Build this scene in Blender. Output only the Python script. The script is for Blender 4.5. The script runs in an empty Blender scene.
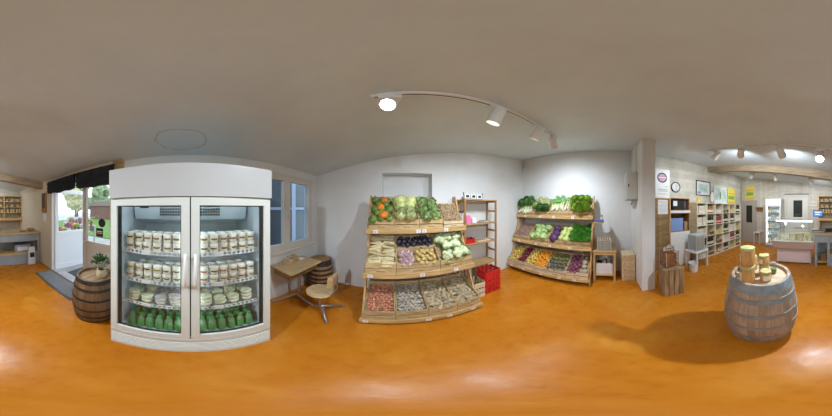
import bpy, math, random
from math import sin, cos, pi, radians, tan, atan2, sqrt
from mathutils import Matrix, Vector, Euler
random.seed(7)
C = bpy.context.scene.collection
S = bpy.context.scene

# ------------------------------------------------------------------ camera, world, exposure
cd = bpy.data.cameras.new('camera'); cam = bpy.data.objects.new('camera', cd); C.objects.link(cam)
cam.location = (0, 0, 1.6); cam.rotation_euler = (pi/2, 0, radians(-7.6))
cd.type = 'PANO'
try: cd.panorama_type = 'EQUIRECTANGULAR'
except Exception: pass
try:
    cd.cycles.panorama_type = 'EQUIRECTANGULAR'
    cd.cycles.latitude_min = -pi/2; cd.cycles.latitude_max = pi/2
    cd.cycles.longitude_min = -pi; cd.cycles.longitude_max = pi
except Exception: pass
cd.clip_start = 0.01; cd.clip_end = 200
S.camera = cam
w = bpy.data.worlds.new('sky'); S.world = w; w.use_nodes = True
bg = w.node_tree.nodes['Background']; bg.inputs[0].default_value = (0.80, 0.90, 1.0, 1); bg.inputs[1].default_value = 2.6
S.view_settings.view_transform = 'Standard'; S.view_settings.look = 'None'
S.view_settings.exposure = 0.0; S.view_settings.gamma = 1.0; S.view_settings.use_curve_mapping = False
S.cycles.max_bounces = 10; S.cycles.diffuse_bounces = 6; S.cycles.transparent_max_bounces = 16
SPOT_W = 95.0            # watt of one track lamp
WARM = (0.90, 1.0, 1.10)

# ------------------------------------------------------------------ mesh helper
def q(M, v): return (M @ Vector(v))[:]
class MB:
    def __init__(s): s.v = []; s.f = []; s.m = []
    def add(s, vs, fs, m=0, M=None):
        b = len(s.v)
        s.v += [q(M, v) for v in vs] if M else [tuple(v) for v in vs]
        s.f += [tuple(i+b for i in f) for f in fs]; s.m += [m]*len(fs); return s
    def hexa(s, P, m=0, M=None):
        return s.add(P, [(0,3,2,1),(4,5,6,7),(0,1,5,4),(1,2,6,5),(2,3,7,6),(3,0,4,7)], m, M)
    def box(s, x0, x1, y0, y1, z0, z1, m=0, M=None):
        return s.hexa([(x0,y0,z0),(x1,y0,z0),(x1,y1,z0),(x0,y1,z0),(x0,y0,z1),(x1,y0,z1),(x1,y1,z1),(x0,y1,z1)], m, M)
    def bev(s, x0, x1, y0, y1, z0, z1, b=.006, m=0, M=None):      # box with chamfered edges
        vs=[]; fs=[]
        X=(x0,x1);Y=(y0,y1);Z=(z0,z1); idx={}
        for i in (0,1):
            for j in (0,1):
                for k in (0,1):
                    sx=1-2*i; sy=1-2*j; sz=1-2*k
                    idx[i,j,k,0]=len(vs); vs.append((X[i],Y[j]+sy*b,Z[k]+sz*b))
                    idx[i,j,k,1]=len(vs); vs.append((X[i]+sx*b,Y[j],Z[k]+sz*b))
                    idx[i,j,k,2]=len(vs); vs.append((X[i]+sx*b,Y[j]+sy*b,Z[k]))
                    fs.append((idx[i,j,k,0],idx[i,j,k,1],idx[i,j,k,2]))
        for i in (0,1):
            fs.append(tuple(idx[i,j,k,0] for j,k in ((0,0),(1,0),(1,1),(0,1))))
            fs.append(tuple(idx[j,i,k,1] for j,k in ((0,0),(1,0),(1,1),(0,1))))
            fs.append(tuple(idx[j,k,i,2] for j,k in ((0,0),(1,0),(1,1),(0,1))))
        for i in (0,1):
            for j in (0,1):
                fs.append((idx[i,j,0,0],idx[i,j,1,0],idx[i,j,1,1],idx[i,j,0,1]))
                fs.append((idx[i,0,j,0],idx[i,1,j,0],idx[i,1,j,2],idx[i,0,j,2]))
                fs.append((idx[0,i,j,1],idx[1,i,j,1],idx[1,i,j,2],idx[0,i,j,2]))
        return s.add(vs, fs, m, M)
    def lathe(s, prof, n=24, c=(0,0,0), m=0, M=None, cap=True):
        vs=[]; fs=[]
        for r,z in prof:
            for i in range(n):
                a=2*pi*i/n; vs.append((c[0]+r*cos(a), c[1]+r*sin(a), c[2]+z))
        for k in range(len(prof)-1):
            for i in range(n):
                j=(i+1)%n; fs.append((k*n+i,k*n+j,(k+1)*n+j,(k+1)*n+i))
        if cap:
            fs.append(tuple(range(n-1,-1,-1))); fs.append(tuple((len(prof)-1)*n+i for i in range(n)))
        return s.add(vs, fs, m, M)
    def tube(s, pts, r, n=8, m=0, M=None):
        P=[Vector(p) for p in pts]; R = r if isinstance(r,(list,tuple)) else [r]*len(P)
        vs=[]; fs=[]; up=None
        for k,p in enumerate(P):
            t=(P[min(k+1,len(P)-1)]-P[max(k-1,0)]).normalized()
            if up is None:
                up = Vector((0,0,1)) if abs(t.z)<.9 else Vector((1,0,0))
            a=t.cross(up)
            if a.length<1e-5: a=t.cross(Vector((0,1,0)))
            a.normalize(); b=a.cross(t).normalized(); up=b
            for i in range(n):
                th=2*pi*i/n; vs.append((p+a*(R[k]*cos(th))+b*(R[k]*sin(th)))[:])
        for k in range(len(P)-1):
            for i in range(n):
                j=(i+1)%n; fs.append((k*n+i,k*n+j,(k+1)*n+j,(k+1)*n+i))
        fs.append(tuple(range(n-1,-1,-1))); fs.append(tuple((len(P)-1)*n+i for i in range(n)))
        return s.add(vs, fs, m, M)
    def ell(s, c, rx, ry=None, rz=None, nu=10, nv=7, noise=0, m=0, M=None, rib=0, nrib=8):
        ry = rx if ry is None else ry; rz = rx if rz is None else rz
        vs=[(c[0],c[1],c[2]-rz)]; fs=[]
        for j in range(1,nv):
            ph=-pi/2+pi*j/nv
            for i in range(nu):
                th=2*pi*i/nu; k=1+random.uniform(-noise,noise)+rib*abs(cos(th*nrib/2))
                vs.append((c[0]+rx*k*cos(ph)*cos(th), c[1]+ry*k*cos(ph)*sin(th), c[2]+rz*k*sin(ph)))
        vs.append((c[0],c[1],c[2]+rz)); L=len(vs)-1
        for i in range(nu):
            j=(i+1)%nu
            fs.append((0,1+j,1+i)); fs.append((L,1+(nv-2)*nu+i,1+(nv-2)*nu+j))
            for k in range(nv-2): fs.append((1+k*nu+i,1+k*nu+j,1+(k+1)*nu+j,1+(k+1)*nu+i))
        return s.add(vs, fs, m, M)
    def mesh(s, name, mats, smooth=False):
        me=bpy.data.meshes.new(name); me.from_pydata(s.v, [], s.f); me.update()
        for m in (mats if isinstance(mats,(list,tuple)) else [mats]): me.materials.append(m)
        me.polygons.foreach_set('material_index', s.m)
        if smooth: me.polygons.foreach_set('use_smooth', [True]*len(me.polygons))
        return me
    def build(s, name, mats, parent=None, smooth=False, M=None):
        o=bpy.data.objects.new(name, s.mesh(name, mats, smooth)); C.objects.link(o)
        if parent: o.parent=parent
        if M: o.matrix_local=M if parent else M
        if smooth:
            try:
                import bmesh
                bm=bmesh.new(); bm.from_mesh(o.data)
                bmesh.ops.recalc_face_normals(bm, faces=bm.faces)
                for e in bm.edges:
                    if len(e.link_faces)==2 and e.calc_face_angle(0)>radians(42): e.smooth=False
                bm.to_mesh(o.data); bm.free()
            except Exception as ex: print(ex)
        return o
def tag(o, label, cat, group=None):
    o['label']=label; o['category']=cat
    if group: o['group']=group
    return o
def thing(name, label, cat, loc=(0,0,0), rz=0, group=None, M=None):
    o=bpy.data.objects.new(name, None); C.objects.link(o)
    o.empty_display_size=.1
    if M: o.matrix_world=M
    else: o.location=loc; o.rotation_euler=(0,0,rz)
    return tag(o,label,cat,group)
def struct(o): o['kind']='structure'; return o
def TM(loc, rz=0, rx=0, ry=0): return Matrix.Translation(Vector(loc)) @ Euler((rx,ry,rz)).to_matrix().to_4x4()
def copy_tree(o, parent=None):
    c=o.copy(); C.objects.link(c)
    if parent: c.parent=parent
    for ch in o.children: copy_tree(ch, c)
    return c

# ------------------------------------------------------------------ materials
def mat(name, col, rough=.6, metal=0, var=0, scale=8, bump=0, rnd=0, emis=0, ecol=None, stretch=None, spec=.4, col2=None, coat=0):
    m=bpy.data.materials.new(name); m.use_nodes=True; nt=m.node_tree; N=nt.nodes; L=nt.links
    p=N['Principled BSDF']; p.inputs['Roughness'].default_value=rough; p.inputs['Metallic'].default_value=metal
    p.inputs['Specular IOR Level'].default_value=spec
    p.inputs['Base Color'].default_value=(*col,1)
    if coat: p.inputs['Coat Weight'].default_value=coat
    if emis:
        p.inputs['Emission Color'].default_value=(*(ecol or col),1); p.inputs['Emission Strength'].default_value=emis
    if var or bump or col2:
        tc=N.new('ShaderNodeTexCoord'); mp=N.new('ShaderNodeMapping'); L.new(tc.outputs['Object'],mp.inputs[0])
        if stretch: mp.inputs['Scale'].default_value=stretch
        nz=N.new('ShaderNodeTexNoise'); nz.inputs['Scale'].default_value=scale; nz.inputs['Detail'].default_value=5
        nz.inputs['Roughness'].default_value=.6
        L.new(mp.outputs[0],nz.inputs[0])
        if var or col2:
            cr=N.new('ShaderNodeValToRGB')
            c2=col2 or tuple(max(0,c*(1-var)) for c in col); c1=col if col2 else tuple(min(1,c*(1+var*.6)) for c in col)
            cr.color_ramp.elements[0].position=.36; cr.color_ramp.elements[0].color=(*c2,1)
            cr.color_ramp.elements[1].position=.64; cr.color_ramp.elements[1].color=(*c1,1)
            L.new(nz.outputs[0],cr.inputs[0]); out=cr.outputs[0]
            L.new(out,p.inputs['Base Color'])
        if bump:
            b=N.new('ShaderNodeBump'); b.inputs['Strength'].default_value=bump; b.inputs['Distance'].default_value=.01
            L.new(nz.outputs[0],b.inputs['Height']); L.new(b.outputs[0],p.inputs['Normal'])
    if rnd:
        src=p.inputs['Base Color'].links[0].from_socket if p.inputs['Base Color'].links else None
        oi=N.new('ShaderNodeObjectInfo'); h=N.new('ShaderNodeHueSaturation')
        mr=N.new('ShaderNodeMapRange'); mr.inputs['To Min'].default_value=1-rnd; mr.inputs['To Max'].default_value=1+rnd*.6
        L.new(oi.outputs['Random'],mr.inputs[0]); L.new(mr.outputs[0],h.inputs['Value'])
        if src: L.new(src,h.inputs['Color'])
        else: h.inputs['Color'].default_value=(*col,1)
        L.new(h.outputs[0],p.inputs['Base Color'])
    return m
def wood(name, col, dark=.55, scale=5, axis=0, rough=.6, bump=.15, rnd=0):
    st=[9,9,9]; st[axis]=.8
    return mat(name, col, rough, 0, 1-dark, scale, bump, rnd, stretch=tuple(st), spec=.3)
def glass(name, tint=(1,1,1), refl=.10):
    m=bpy.data.materials.new(name); m.use_nodes=True; N=m.node_tree.nodes; L=m.node_tree.links
    N.remove(N['Principled BSDF']); o=N['Material Output']
    t=N.new('ShaderNodeBsdfTransparent'); t.inputs[0].default_value=(*tint,1)
    g=N.new('ShaderNodeBsdfGlossy'); g.inputs['Roughness'].default_value=.02
    fr=N.new('ShaderNodeLayerWeight'); fr.inputs[0].default_value=.5
    pw=N.new('ShaderNodeMath'); pw.operation='POWER'; pw.inputs[1].default_value=4; L.new(fr.outputs['Facing'],pw.inputs[0])
    mx=N.new('ShaderNodeMixShader'); ml=N.new('ShaderNodeMath'); ml.operation='MULTIPLY_ADD'; ml.inputs[1].default_value=refl*4; ml.inputs[2].default_value=refl*.25
    L.new(pw.outputs[0],ml.inputs[0]); L.new(ml.outputs[0],mx.inputs[0]); L.new(t.outputs[0],mx.inputs[1]); L.new(g.outputs[0],mx.inputs[2]); L.new(mx.outputs[0],o.inputs[0])
    return m
def ramp_z(name, stops, rough=.6, coord='Generated', rnd=0):       # colour along the thing's own length
    m=bpy.data.materials.new(name); m.use_nodes=True; N=m.node_tree.nodes; L=m.node_tree.links
    p=N['Principled BSDF']; p.inputs['Roughness'].default_value=rough
    tc=N.new('ShaderNodeTexCoord'); sp=N.new('ShaderNodeSeparateXYZ'); cr=N.new('ShaderNodeValToRGB')
    L.new(tc.outputs[coord],sp.inputs[0]); L.new(sp.outputs['Y'],cr.inputs[0])
    e=cr.color_ramp.elements
    while len(e)<len(stops): e.new(.5)
    for k,(pp,c) in enumerate(stops): e[k].position=pp; e[k].color=(*c,1)
    L.new(cr.outputs[0],p.inputs['Base Color'])
    return m

# floor: mottled poured orange floor, glossy
def floor_mat():
    m=bpy.data.materials.new('orange_poured_floor'); m.use_nodes=True; N=m.node_tree.nodes; L=m.node_tree.links; p=N['Principled BSDF']
    tc=N.new('ShaderNodeTexCoord'); n1=N.new('ShaderNodeTexNoise'); n1.inputs['Scale'].default_value=1.6; n1.inputs['Detail'].default_value=8; n1.inputs['Roughness'].default_value=.65; n1.inputs['Distortion'].default_value=.8
    n2=N.new('ShaderNodeTexNoise'); n2.inputs['Scale'].default_value=9; n2.inputs['Detail'].default_value=6
    L.new(tc.outputs['Object'],n1.inputs[0]); L.new(tc.outputs['Object'],n2.inputs[0])
    cr=N.new('ShaderNodeValToRGB'); e=cr.color_ramp.elements
    e[0].position=.3; e[0].color=(.46,.140,.006,1); e[1].position=.72; e[1].color=(.59,.24,.028,1)
    e.new(.5).color=(.51,.172,.010,1)
    L.new(n1.outputs[0],cr.inputs[0])
    mx=N.new('ShaderNodeMixRGB'); mx.blend_type='MULTIPLY'; mx.inputs[0].default_value=.28
    c2=N.new('ShaderNodeValToRGB'); c2.color_ramp.elements[0].position=.35; c2.color_ramp.elements[0].color=(.72,.66,.6,1); c2.color_ramp.elements[1].position=.6
    L.new(n2.outputs[0],c2.inputs[0]); L.new(cr.outputs[0],mx.inputs[1]); L.new(c2.outputs[0],mx.inputs[2]); L.new(mx.outputs[0],p.inputs['Base Color'])
    mr=N.new('ShaderNodeMapRange'); mr.inputs['To Min'].default_value=.16; mr.inputs['To Max'].default_value=.42; L.new(n2.outputs[0],mr.inputs[0]); L.new(mr.outputs[0],p.inputs['Roughness'])
    b=N.new('ShaderNodeBump'); b.inputs['Strength'].default_value=.12; b.inputs['Distance'].default_value=.02; L.new(n2.outputs[0],b.inputs['Height']); L.new(b.outputs[0],p.inputs['Normal'])
    p.inputs['Specular IOR Level'].default_value=.22
    return m
def ceil_mat():      # painted board with an old brown water ring
    m=mat('ceiling_paint',(.65,.73,.76),.55,0,.06,1.5,.03); N=m.node_tree.nodes; L=m.node_tree.links; p=N['Principled BSDF']
    src=p.inputs['Base Color'].links[0].from_socket
    tc=[n for n in N if n.type=='TEX_COORD'][0]
    nz=N.new('ShaderNodeTexNoise'); nz.inputs['Scale'].default_value=5; L.new(tc.outputs['Object'],nz.inputs[0])
    mp=N.new('ShaderNodeMapping'); mp.vector_type='POINT'; mp.inputs['Location'].default_value=(1.29,.09,0); L.new(tc.outputs['Object'],mp.inputs[0])
    mp2=N.new('ShaderNodeVectorMath'); mp2.operation='MULTIPLY'; mp2.inputs[1].default_value=(1/.19,1/.25,0); L.new(mp.outputs[0],mp2.inputs[0])
    ln=N.new('ShaderNodeVectorMath'); ln.operation='LENGTH'; L.new(mp2.outputs[0],ln.inputs[0])
    ad=N.new('ShaderNodeMath'); ad.operation='MULTIPLY_ADD'; ad.inputs[1].default_value=.55; L.new(nz.outputs[0],ad.inputs[0]); L.new(ln.outputs['Value'],ad.inputs[2])
    cr=N.new('ShaderNodeValToRGB'); e=cr.color_ramp.elements
    e[0].position=.0; e[0].color=(0,0,0,1); e[1].position=1; e[1].color=(0,0,0,1)
    dv=N.new('ShaderNodeMath'); dv.operation='MULTIPLY'; dv.inputs[1].default_value=.5; L.new(ad.outputs[0],dv.inputs[0]); L.new(dv.outputs[0],cr.inputs[0])
    for pos,c in ((.58,0),(.63,.55),(.66,0)): e.new(pos).color=(c,c,c,1)
    mx=N.new('ShaderNodeMixRGB'); L.new(cr.outputs[0],mx.inputs[0]); L.new(src,mx.inputs[1]); mx.inputs[2].default_value=(.42,.38,.27,1); L.new(mx.outputs[0],p.inputs['Base Color'])
    return m
def plank_mat(name, col, axis, pitch, dark=.75, var=.12):
    m=mat(name,col,.6,0,var,3,.1,stretch=(1,1,6) if axis!=2 else (1,1,1)); N=m.node_tree.nodes; L=m.node_tree.links; p=N['Principled BSDF']
    src=p.inputs['Base Color'].links[0].from_socket
    tc=[n for n in N if n.type=='TEX_COORD'][0]; sp=N.new('ShaderNodeSeparateXYZ'); L.new(tc.outputs['Object'],sp.inputs[0])
    a=N.new('ShaderNodeMath'); a.operation='MULTIPLY'; a.inputs[1].default_value=1/pitch; L.new(sp.outputs[axis],a.inputs[0])
    fl=N.new('ShaderNodeMath'); fl.operation='FLOOR'; L.new(a.outputs[0],fl.inputs[0])
    wn=N.new('ShaderNodeTexWhiteNoise'); wn.noise_dimensions='1D'; L.new(fl.outputs[0],wn.inputs['W'])
    f=N.new('ShaderNodeMath'); f.operation='FRACT'; L.new(a.outputs[0],f.inputs[0])
    g=N.new('ShaderNodeMath'); g.operation='GREATER_THAN'; g.inputs[1].default_value=.06; L.new(f.outputs[0],g.inputs[0])
    mr=N.new('ShaderNodeMapRange'); mr.inputs['To Min'].default_value=1-var; L.new(wn.outputs[0],mr.inputs[0])
    mr2=N.new('ShaderNodeMapRange'); mr2.inputs['To Min'].default_value=dark; L.new(g.outputs[0],mr2.inputs[0])
    mu=N.new('ShaderNodeMath'); mu.operation='MULTIPLY'; L.new(mr.outputs[0],mu.inputs[0]); L.new(mr2.outputs[0],mu.inputs[1])
    mx=N.new('ShaderNodeMixRGB'); mx.blend_type='MULTIPLY'; mx.inputs[0].default_value=1; L.new(src,mx.inputs[1]); L.new(mu.outputs[0],mx.inputs[2]); L.new(mx.outputs[0],p.inputs['Base Color'])
    return m
def stave_mat(name, col, n=26, var=.3):
    m=mat(name,col,.55,0,var,3,.2,stretch=(5,5,.6)); N=m.node_tree.nodes; L=m.node_tree.links; p=N['Principled BSDF']
    src=p.inputs['Base Color'].links[0].from_socket
    tc=[x for x in N if x.type=='TEX_COORD'][0]; sp=N.new('ShaderNodeSeparateXYZ'); L.new(tc.outputs['Object'],sp.inputs[0])
    at=N.new('ShaderNodeMath'); at.operation='ARCTAN2'; L.new(sp.outputs[1],at.inputs[0]); L.new(sp.outputs[0],at.inputs[1])
    a=N.new('ShaderNodeMath'); a.operation='MULTIPLY'; a.inputs[1].default_value=n/(2*pi); L.new(at.outputs[0],a.inputs[0])
    fl=N.new('ShaderNodeMath'); fl.operation='FLOOR'; L.new(a.outputs[0],fl.inputs[0])
    wn=N.new('ShaderNodeTexWhiteNoise'); wn.noise_dimensions='1D'; L.new(fl.outputs[0],wn.inputs['W'])
    f=N.new('ShaderNodeMath'); f.operation='FRACT'; L.new(a.outputs[0],f.inputs[0])
    g=N.new('ShaderNodeMath'); g.operation='GREATER_THAN'; g.inputs[1].default_value=.07; L.new(f.outputs[0],g.inputs[0])
    mr=N.new('ShaderNodeMapRange'); mr.inputs['To Min'].default_value=.72; L.new(wn.outputs[0],mr.inputs[0])
    mr2=N.new('ShaderNodeMapRange'); mr2.inputs['To Min'].default_value=.66; L.new(g.outputs[0],mr2.inputs[0])
    mu=N.new('ShaderNodeMath'); mu.operation='MULTIPLY'; L.new(mr.outputs[0],mu.inputs[0]); L.new(mr2.outputs[0],mu.inputs[1])
    mx=N.new('ShaderNodeMixRGB'); mx.blend_type='MULTIPLY'; mx.inputs[0].default_value=1; L.new(src,mx.inputs[1]); L.new(mu.outputs[0],mx.inputs[2]); L.new(mx.outputs[0],p.inputs['Base Color'])
    return m

M_floor=floor_mat(); M_ceil=ceil_mat()
M_wall=mat('white_plaster',(.74,.75,.75),.7,0,.04,2,.05)
M_wallcream=mat('cream_plaster',(.66,.58,.44),.7,0,.05,2,.05)
M_plankv=plank_mat('vertical_cream_boards',(.62,.56,.46),0,.12)
M_plankh=plank_mat('horizontal_whitewashed_boards',(.70,.66,.56),2,.14,.82,.13)
M_woodstrip=plank_mat('ochre_boarding',(.50,.33,.15),1,.07,.6,.2)
M_beam=wood('beam_wood',(.40,.30,.19),.7,3,0)
M_frame=mat('white_frame_paint',(.68,.65,.60),.4)
M_doorgrey=mat('taupe_door_paint',(.42,.36,.30),.5)
M_doorwhite=mat('cream_door_paint',(.66,.62,.54),.5)
M_dark=mat('dark_pane',(.03,.035,.03),.08)
M_black=mat('black_plastic',(.015,.015,.017),.45)
M_white=mat('white_plastic',(.78,.78,.76),.35)
M_gloss=mat('fridge_enamel',(.50,.51,.51),.18,coat=.3)
M_cream=mat('fridge_frame_cream',(.70,.74,.70),.3)
M_inner=mat('fridge_liner',(.62,.70,.76),.4)
M_grey=mat('grey_metal',(.45,.46,.47),.35,.6)
M_chrome=mat('chrome',(.75,.75,.76),.15,1)
M_dim=mat('dull_steel_tube',(.42,.42,.44),.3,.9)
M_glass=glass('clear_glass',(.96,.98,.98)); M_glass2=glass('window_glass',(.80,.86,.92),.09); M_jar=glass('jar_glass',(.86,.90,.86),.12)
M_pine=wood('pine_x',(.62,.40,.17),.72,4,0,rnd=.12); M_piney=wood('pine_y',(.58,.36,.15),.72,4,1); M_pinez=wood('pine_z',(.60,.38,.16),.72,4,2)
M_crate=wood('crate_wood',(.56,.40,.20),.6,4,0,.7,rnd=.15); M_cratein=wood('crate_wood_side',(.52,.36,.18),.6,4,1,.7,rnd=.15)
M_pale=wood('pale_wood',(.70,.56,.36),.75,4,0,.7,rnd=.12)
M_brownwood=wood('oiled_brown_wood',(.40,.21,.08),.6,4,2)
M_oldwood=wood('weathered_crate_wood',(.36,.23,.12),.5,3,2,.8,.3)
M_desk=wood('desk_oak',(.55,.38,.19),.75,4,1,.35)
M_seat=wood('seat_plywood',(.60,.44,.24),.8,4,0,.35)
M_paper=mat('white_paper',(.80,.80,.80),.6); M_ink=mat('grey_ink',(.35,.35,.36),.6)
M_red=mat('red_plastic',(.60,.025,.02),.35); M_blueg=mat('blue_grey_paint',(.33,.37,.40),.5,0,.12,4)
M_lamp=mat('lamp_face',(1,.97,.9),.5,emis=40,ecol=(1,.95,.85))
M_lampdim=mat('lamp_face_dimmed',(1,.97,.9),.5,emis=2,ecol=(1,.95,.85))  # face glow lowered to look turned away; the lamp's beam stays on
M_tube=mat('fridge_tube_light',(1,1,1),.5,emis=11,ecol=(.80,.92,1))
M_screen=mat('blue_screen',(.05,.15,.7),.3,emis=1.1,ecol=(.06,.22,.85)); M_scrw=mat('screen_text',(.8,.9,1),.3,emis=1.2,ecol=(.7,.85,1))

# ------------------------------------------------------------------ room shell
def cz(x): return 2.55+.16*x
XL,XR,XR2,YB,YF,YS=-1.6,3.1,3.4,2.27,-5.5,-.87
m=MB(); m.box(XL-.2,XR2+.2,YF-.2,YB+.2,-.2,0); struct(m.build('floor',M_floor))
def slab(name,x0,x1,y0,y1,dz,mt):
    z0,z1=cz(x0)+dz,cz(x1)+dz
    m=MB(); m.hexa([(x0,y0,z0),(x1,y0,z1),(x1,y1,z1),(x0,y1,z0),(x0,y0,z0+.2),(x1,y0,z1+.2),(x1,y1,z1+.2),(x0,y1,z0+.2)]); return struct(m.build(name,mt))
slab('ceiling',XL-.2,XR2+.2,YS,YB+.2,-.015,M_ceil)
slab('ceiling',XL-.2,XR2+.2,YF-.2,YS,.015,M_ceil)
H=3.3
# left wall with window and entrance openings
WY0,WY1,WZ0,WZ1=.74,2.08,.90,2.15
m=MB(); m.box(XL-.2,XL,YS,WY0,0,2.6); m.box(XL-.2,XL,WY1,YB+.2,0,2.6); m.box(XL-.2,XL,WY0,WY1,0,WZ0); m.box(XL-.2,XL,WY0,WY1,WZ1,2.6)
struct(m.build('wall_left',M_wall))
DY0,DY1,DZ=-2.80,-1.00,2.13
m=MB(); m.box(XL-.2,XL,YF-.2,DY0,0,2.6); m.box(XL-.2,XL,DY1,YS,0,2.6); m.box(XL-.2,XL,DY0,DY1,DZ,2.6)
struct(m.build('wall_left',M_wallcream))
m=MB(); m.box(XL,XL+.012,-1.06,YS,0,2.31); struct(m.build('trim_1',M_woodstrip))
# back wall with blind niche
NX0,NX1,NZ0,NZ1=-.28,.59,1.3,2.22
m=MB(); m.box(XL-.2,NX0,YB,YB+.3,0,H); m.box(NX1,XR,YB,YB+.3,0,H); m.box(NX0,NX1,YB,YB+.3,0,NZ0); m.box(NX0,NX1,YB,YB+.3,NZ1,H); m.box(NX0,NX1,YB+.22,YB+.3,NZ0,NZ1)
struct(m.build('wall_back',M_wall))
m=MB(); m.box(XR,XR+.5,-.82,YB+.3,0,H); struct(m.build('wall_right',M_wall))
m=MB(); m.box(2.13,XR+.01,-.82,-.59,0,H); struct(m.build('wall_partition',M_wall))
m=MB(); m.box(XR2,XR2+.2,YF-.2,-.8,0,H+.1); struct(m.build('wall_right',M_plankh))
m=MB(); m.box(XL-.2,XR2+.2,YF-.2,YF,0,H+.1); struct(m.build('wall_far',M_plankv))
m=MB(); x0,x1=XL,XR2
m.hexa([(x0,-3.42,cz(x0)-.17),(x1,-3.42,cz(x1)-.17),(x1,-3.26,cz(x1)-.17),(x0,-3.26,cz(x0)-.17),(x0,-3.42,cz(x0)+.05),(x1,-3.42,cz(x1)+.05),(x1,-3.26,cz(x1)+.05),(x0,-3.26,cz(x0)+.05)])
struct(m.build('trim_2',M_beam))
# window
m=MB()
fx0,fx1=XL-.10,XL+.01
m.box(fx0,fx1,WY0,WY1,WZ0,WZ0+.05); m.box(fx0,fx1,WY0,WY1,WZ1-.05,WZ1); m.box(fx0,fx1,WY0,WY0+.05,WZ0+.05,WZ1-.05); m.box(fx0,fx1,WY1-.05,WY1,WZ0+.05,WZ1-.05)
win=struct(m.build('window_1',M_frame))
ym=1.42
for a,b in ((WY0+.05,ym),(ym,WY1-.05)):
    m=MB(); t=.065; x0,x1=XL-.06,XL+.02
    m.box(x0,x1,a,b,WZ0+.05,WZ0+.05+t); m.box(x0,x1,a,b,WZ1-.05-t,WZ1-.05); m.box(x0,x1,a,a+t,WZ0+.05+t,WZ1-.05-t); m.box(x0,x1,b-t,b,WZ0+.05+t,WZ1-.05-t)
    s=m.build('sash',M_frame,win)
    m=MB(); m.box(XL-.03,XL-.022,a+t,b-t,WZ0+.05+t,WZ1-.05-t); m.build('pane',M_glass2,s)
    m=MB(); m.bev(XL+.02,XL+.045,b-.05 if a<1 else a+.02,b-.02 if a<1 else a+.05,1.42,1.52,.005); m.build('window_handle',M_white,s)
m=MB(); m.box(XL-.05,XL+.05,WY0-.03,WY1+.03,WZ0-.03,WZ0); m.build('window_sill',M_frame,win)
# entrance door: frame, fixed leaf, leaf swung outward
m=MB(); a,b=XL-.12,XL+.015
m.box(a,b,DY0,DY0+.06,0,DZ); m.box(a,b,DY1-.05,DY1,0,DZ); m.box(a,b,DY0+.06,DY1-.05,DZ-.06,DZ)
door1=struct(m.build('door_1',M_frame))
def leaf(name,parent,M,wd,mt,st=.085,gz=1.02):
    m=MB(); z0,z1=.01,DZ-.07
    m.box(0,st,-.025,.025,z0,z1); m.box(wd-st,wd,-.025,.025,z0,z1); m.box(st,wd-st,-.025,.025,z1-.1,z1); m.box(st,wd-st,-.025,.025,gz-.09,gz); m.box(st,wd-st,-.025,.025,z0,z0+.12)
    l=m.build(name,mt,parent); l.matrix_local=M
    m=MB(); m.box(st,wd-st,-.012,.012,z0+.12,gz-.09); m.build('lower_panel',mt,l)
    m=MB(); m.box(st,wd-st,-.004,.004,gz,z1-.1); m.build('pane',M_glass,l)
    return l
M_leafw=mat('white_door_paint',(.76,.80,.84),.4); M_leafb=mat('beige_door_paint',(.56,.50,.43),.45)
lf=leaf('door_leaf',door1,TM((XL-.06,-1.725,0),rz=pi/2),.67,M_leafb)
m=MB()
m.lathe([(.055,0),(.055,.002)],20,M=TM((.20,-.008,1.25),rx=pi/2)); m.build('round_sticker',M_grey,lf)
m=MB(); m.box(.30,.44,-.010,-.006,1.13,1.27); m.box(.315,.425,-.012,-.010,1.21,1.225,1); m.box(.315,.425,-.012,-.010,1.185,1.195,1); m.box(.315,.40,-.012,-.010,1.16,1.168,2); m.build('square_sticker',[M_black,M_paper,M_red],lf)
m=MB(); m.lathe([(.07,0),(.07,.002)],20,M=TM((.42,-.008,1.36),rx=pi/2)); m.build('oval_sticker',M_dark,lf)
m=MB(); m.tube([(.045,-.025,1.0),(.045,-.06,1.0),(.12,-.06,1.0)],.009); m.build('door_handle',M_chrome,lf)
leaf('door_leaf',door1,TM((XL-.07,-2.74,0),rz=pi-.14),.90,M_leafw)
m=MB(); m.box(XL-.2,XL+.0,DY0+.02,DY1,-.001,.012); struct(m.build('trim_3',mat('threshold_grey',(.42,.42,.42),.6,0,.2,10)))
# far wall doors
def fdoor(name,x0,x1,z1,mt,wx0,wx1,wz0,wz1,hx):
    m=MB(); y=YF
    m.box(x0,x0+.06,y,y+.05,0,z1); m.box(x1-.06,x1,y,y+.05,0,z1); m.box(x0+.06,x1-.06,y,y+.05,z1-.06,z1)
    d=struct(m.build(name,mt))
    m=MB(); e=.045
    m.box(x0+.065,wx0,y,y+.03,0,z1-.065); m.box(wx1,x1-.065,y,y+.03,0,z1-.065); m.box(wx0,wx1,y,y+.03,0,wz0); m.box(wx0,wx1,y,y+.03,wz1,z1-.065)
    l=m.build('door_leaf',mt,d)
    m=MB(); m.box(wx0,wx1,y+.005,y+.012,wz0,wz1); m.build('pane',M_dark,l)
    m=MB(); m.tube([(hx,y+.03,1.0),(hx,y+.08,1.0),(hx+.1,y+.08,1.0)],.01); m.build('door_handle',M_chrome,l)
fdoor('door_2',2.55,3.37,1.95,M_doorgrey,2.78,3.1,.92,1.72,3.2)
fdoor('door_3',.27,1.22,2.15,M_doorwhite,.50,.88,1.22,1.92,.36)
m=MB(); m.box(.24,1.25,YF,YF+.06,2.15,2.2); struct(m.build('trim_4',mat('dark_lintel',(.20,.18,.15),.6)))

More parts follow.
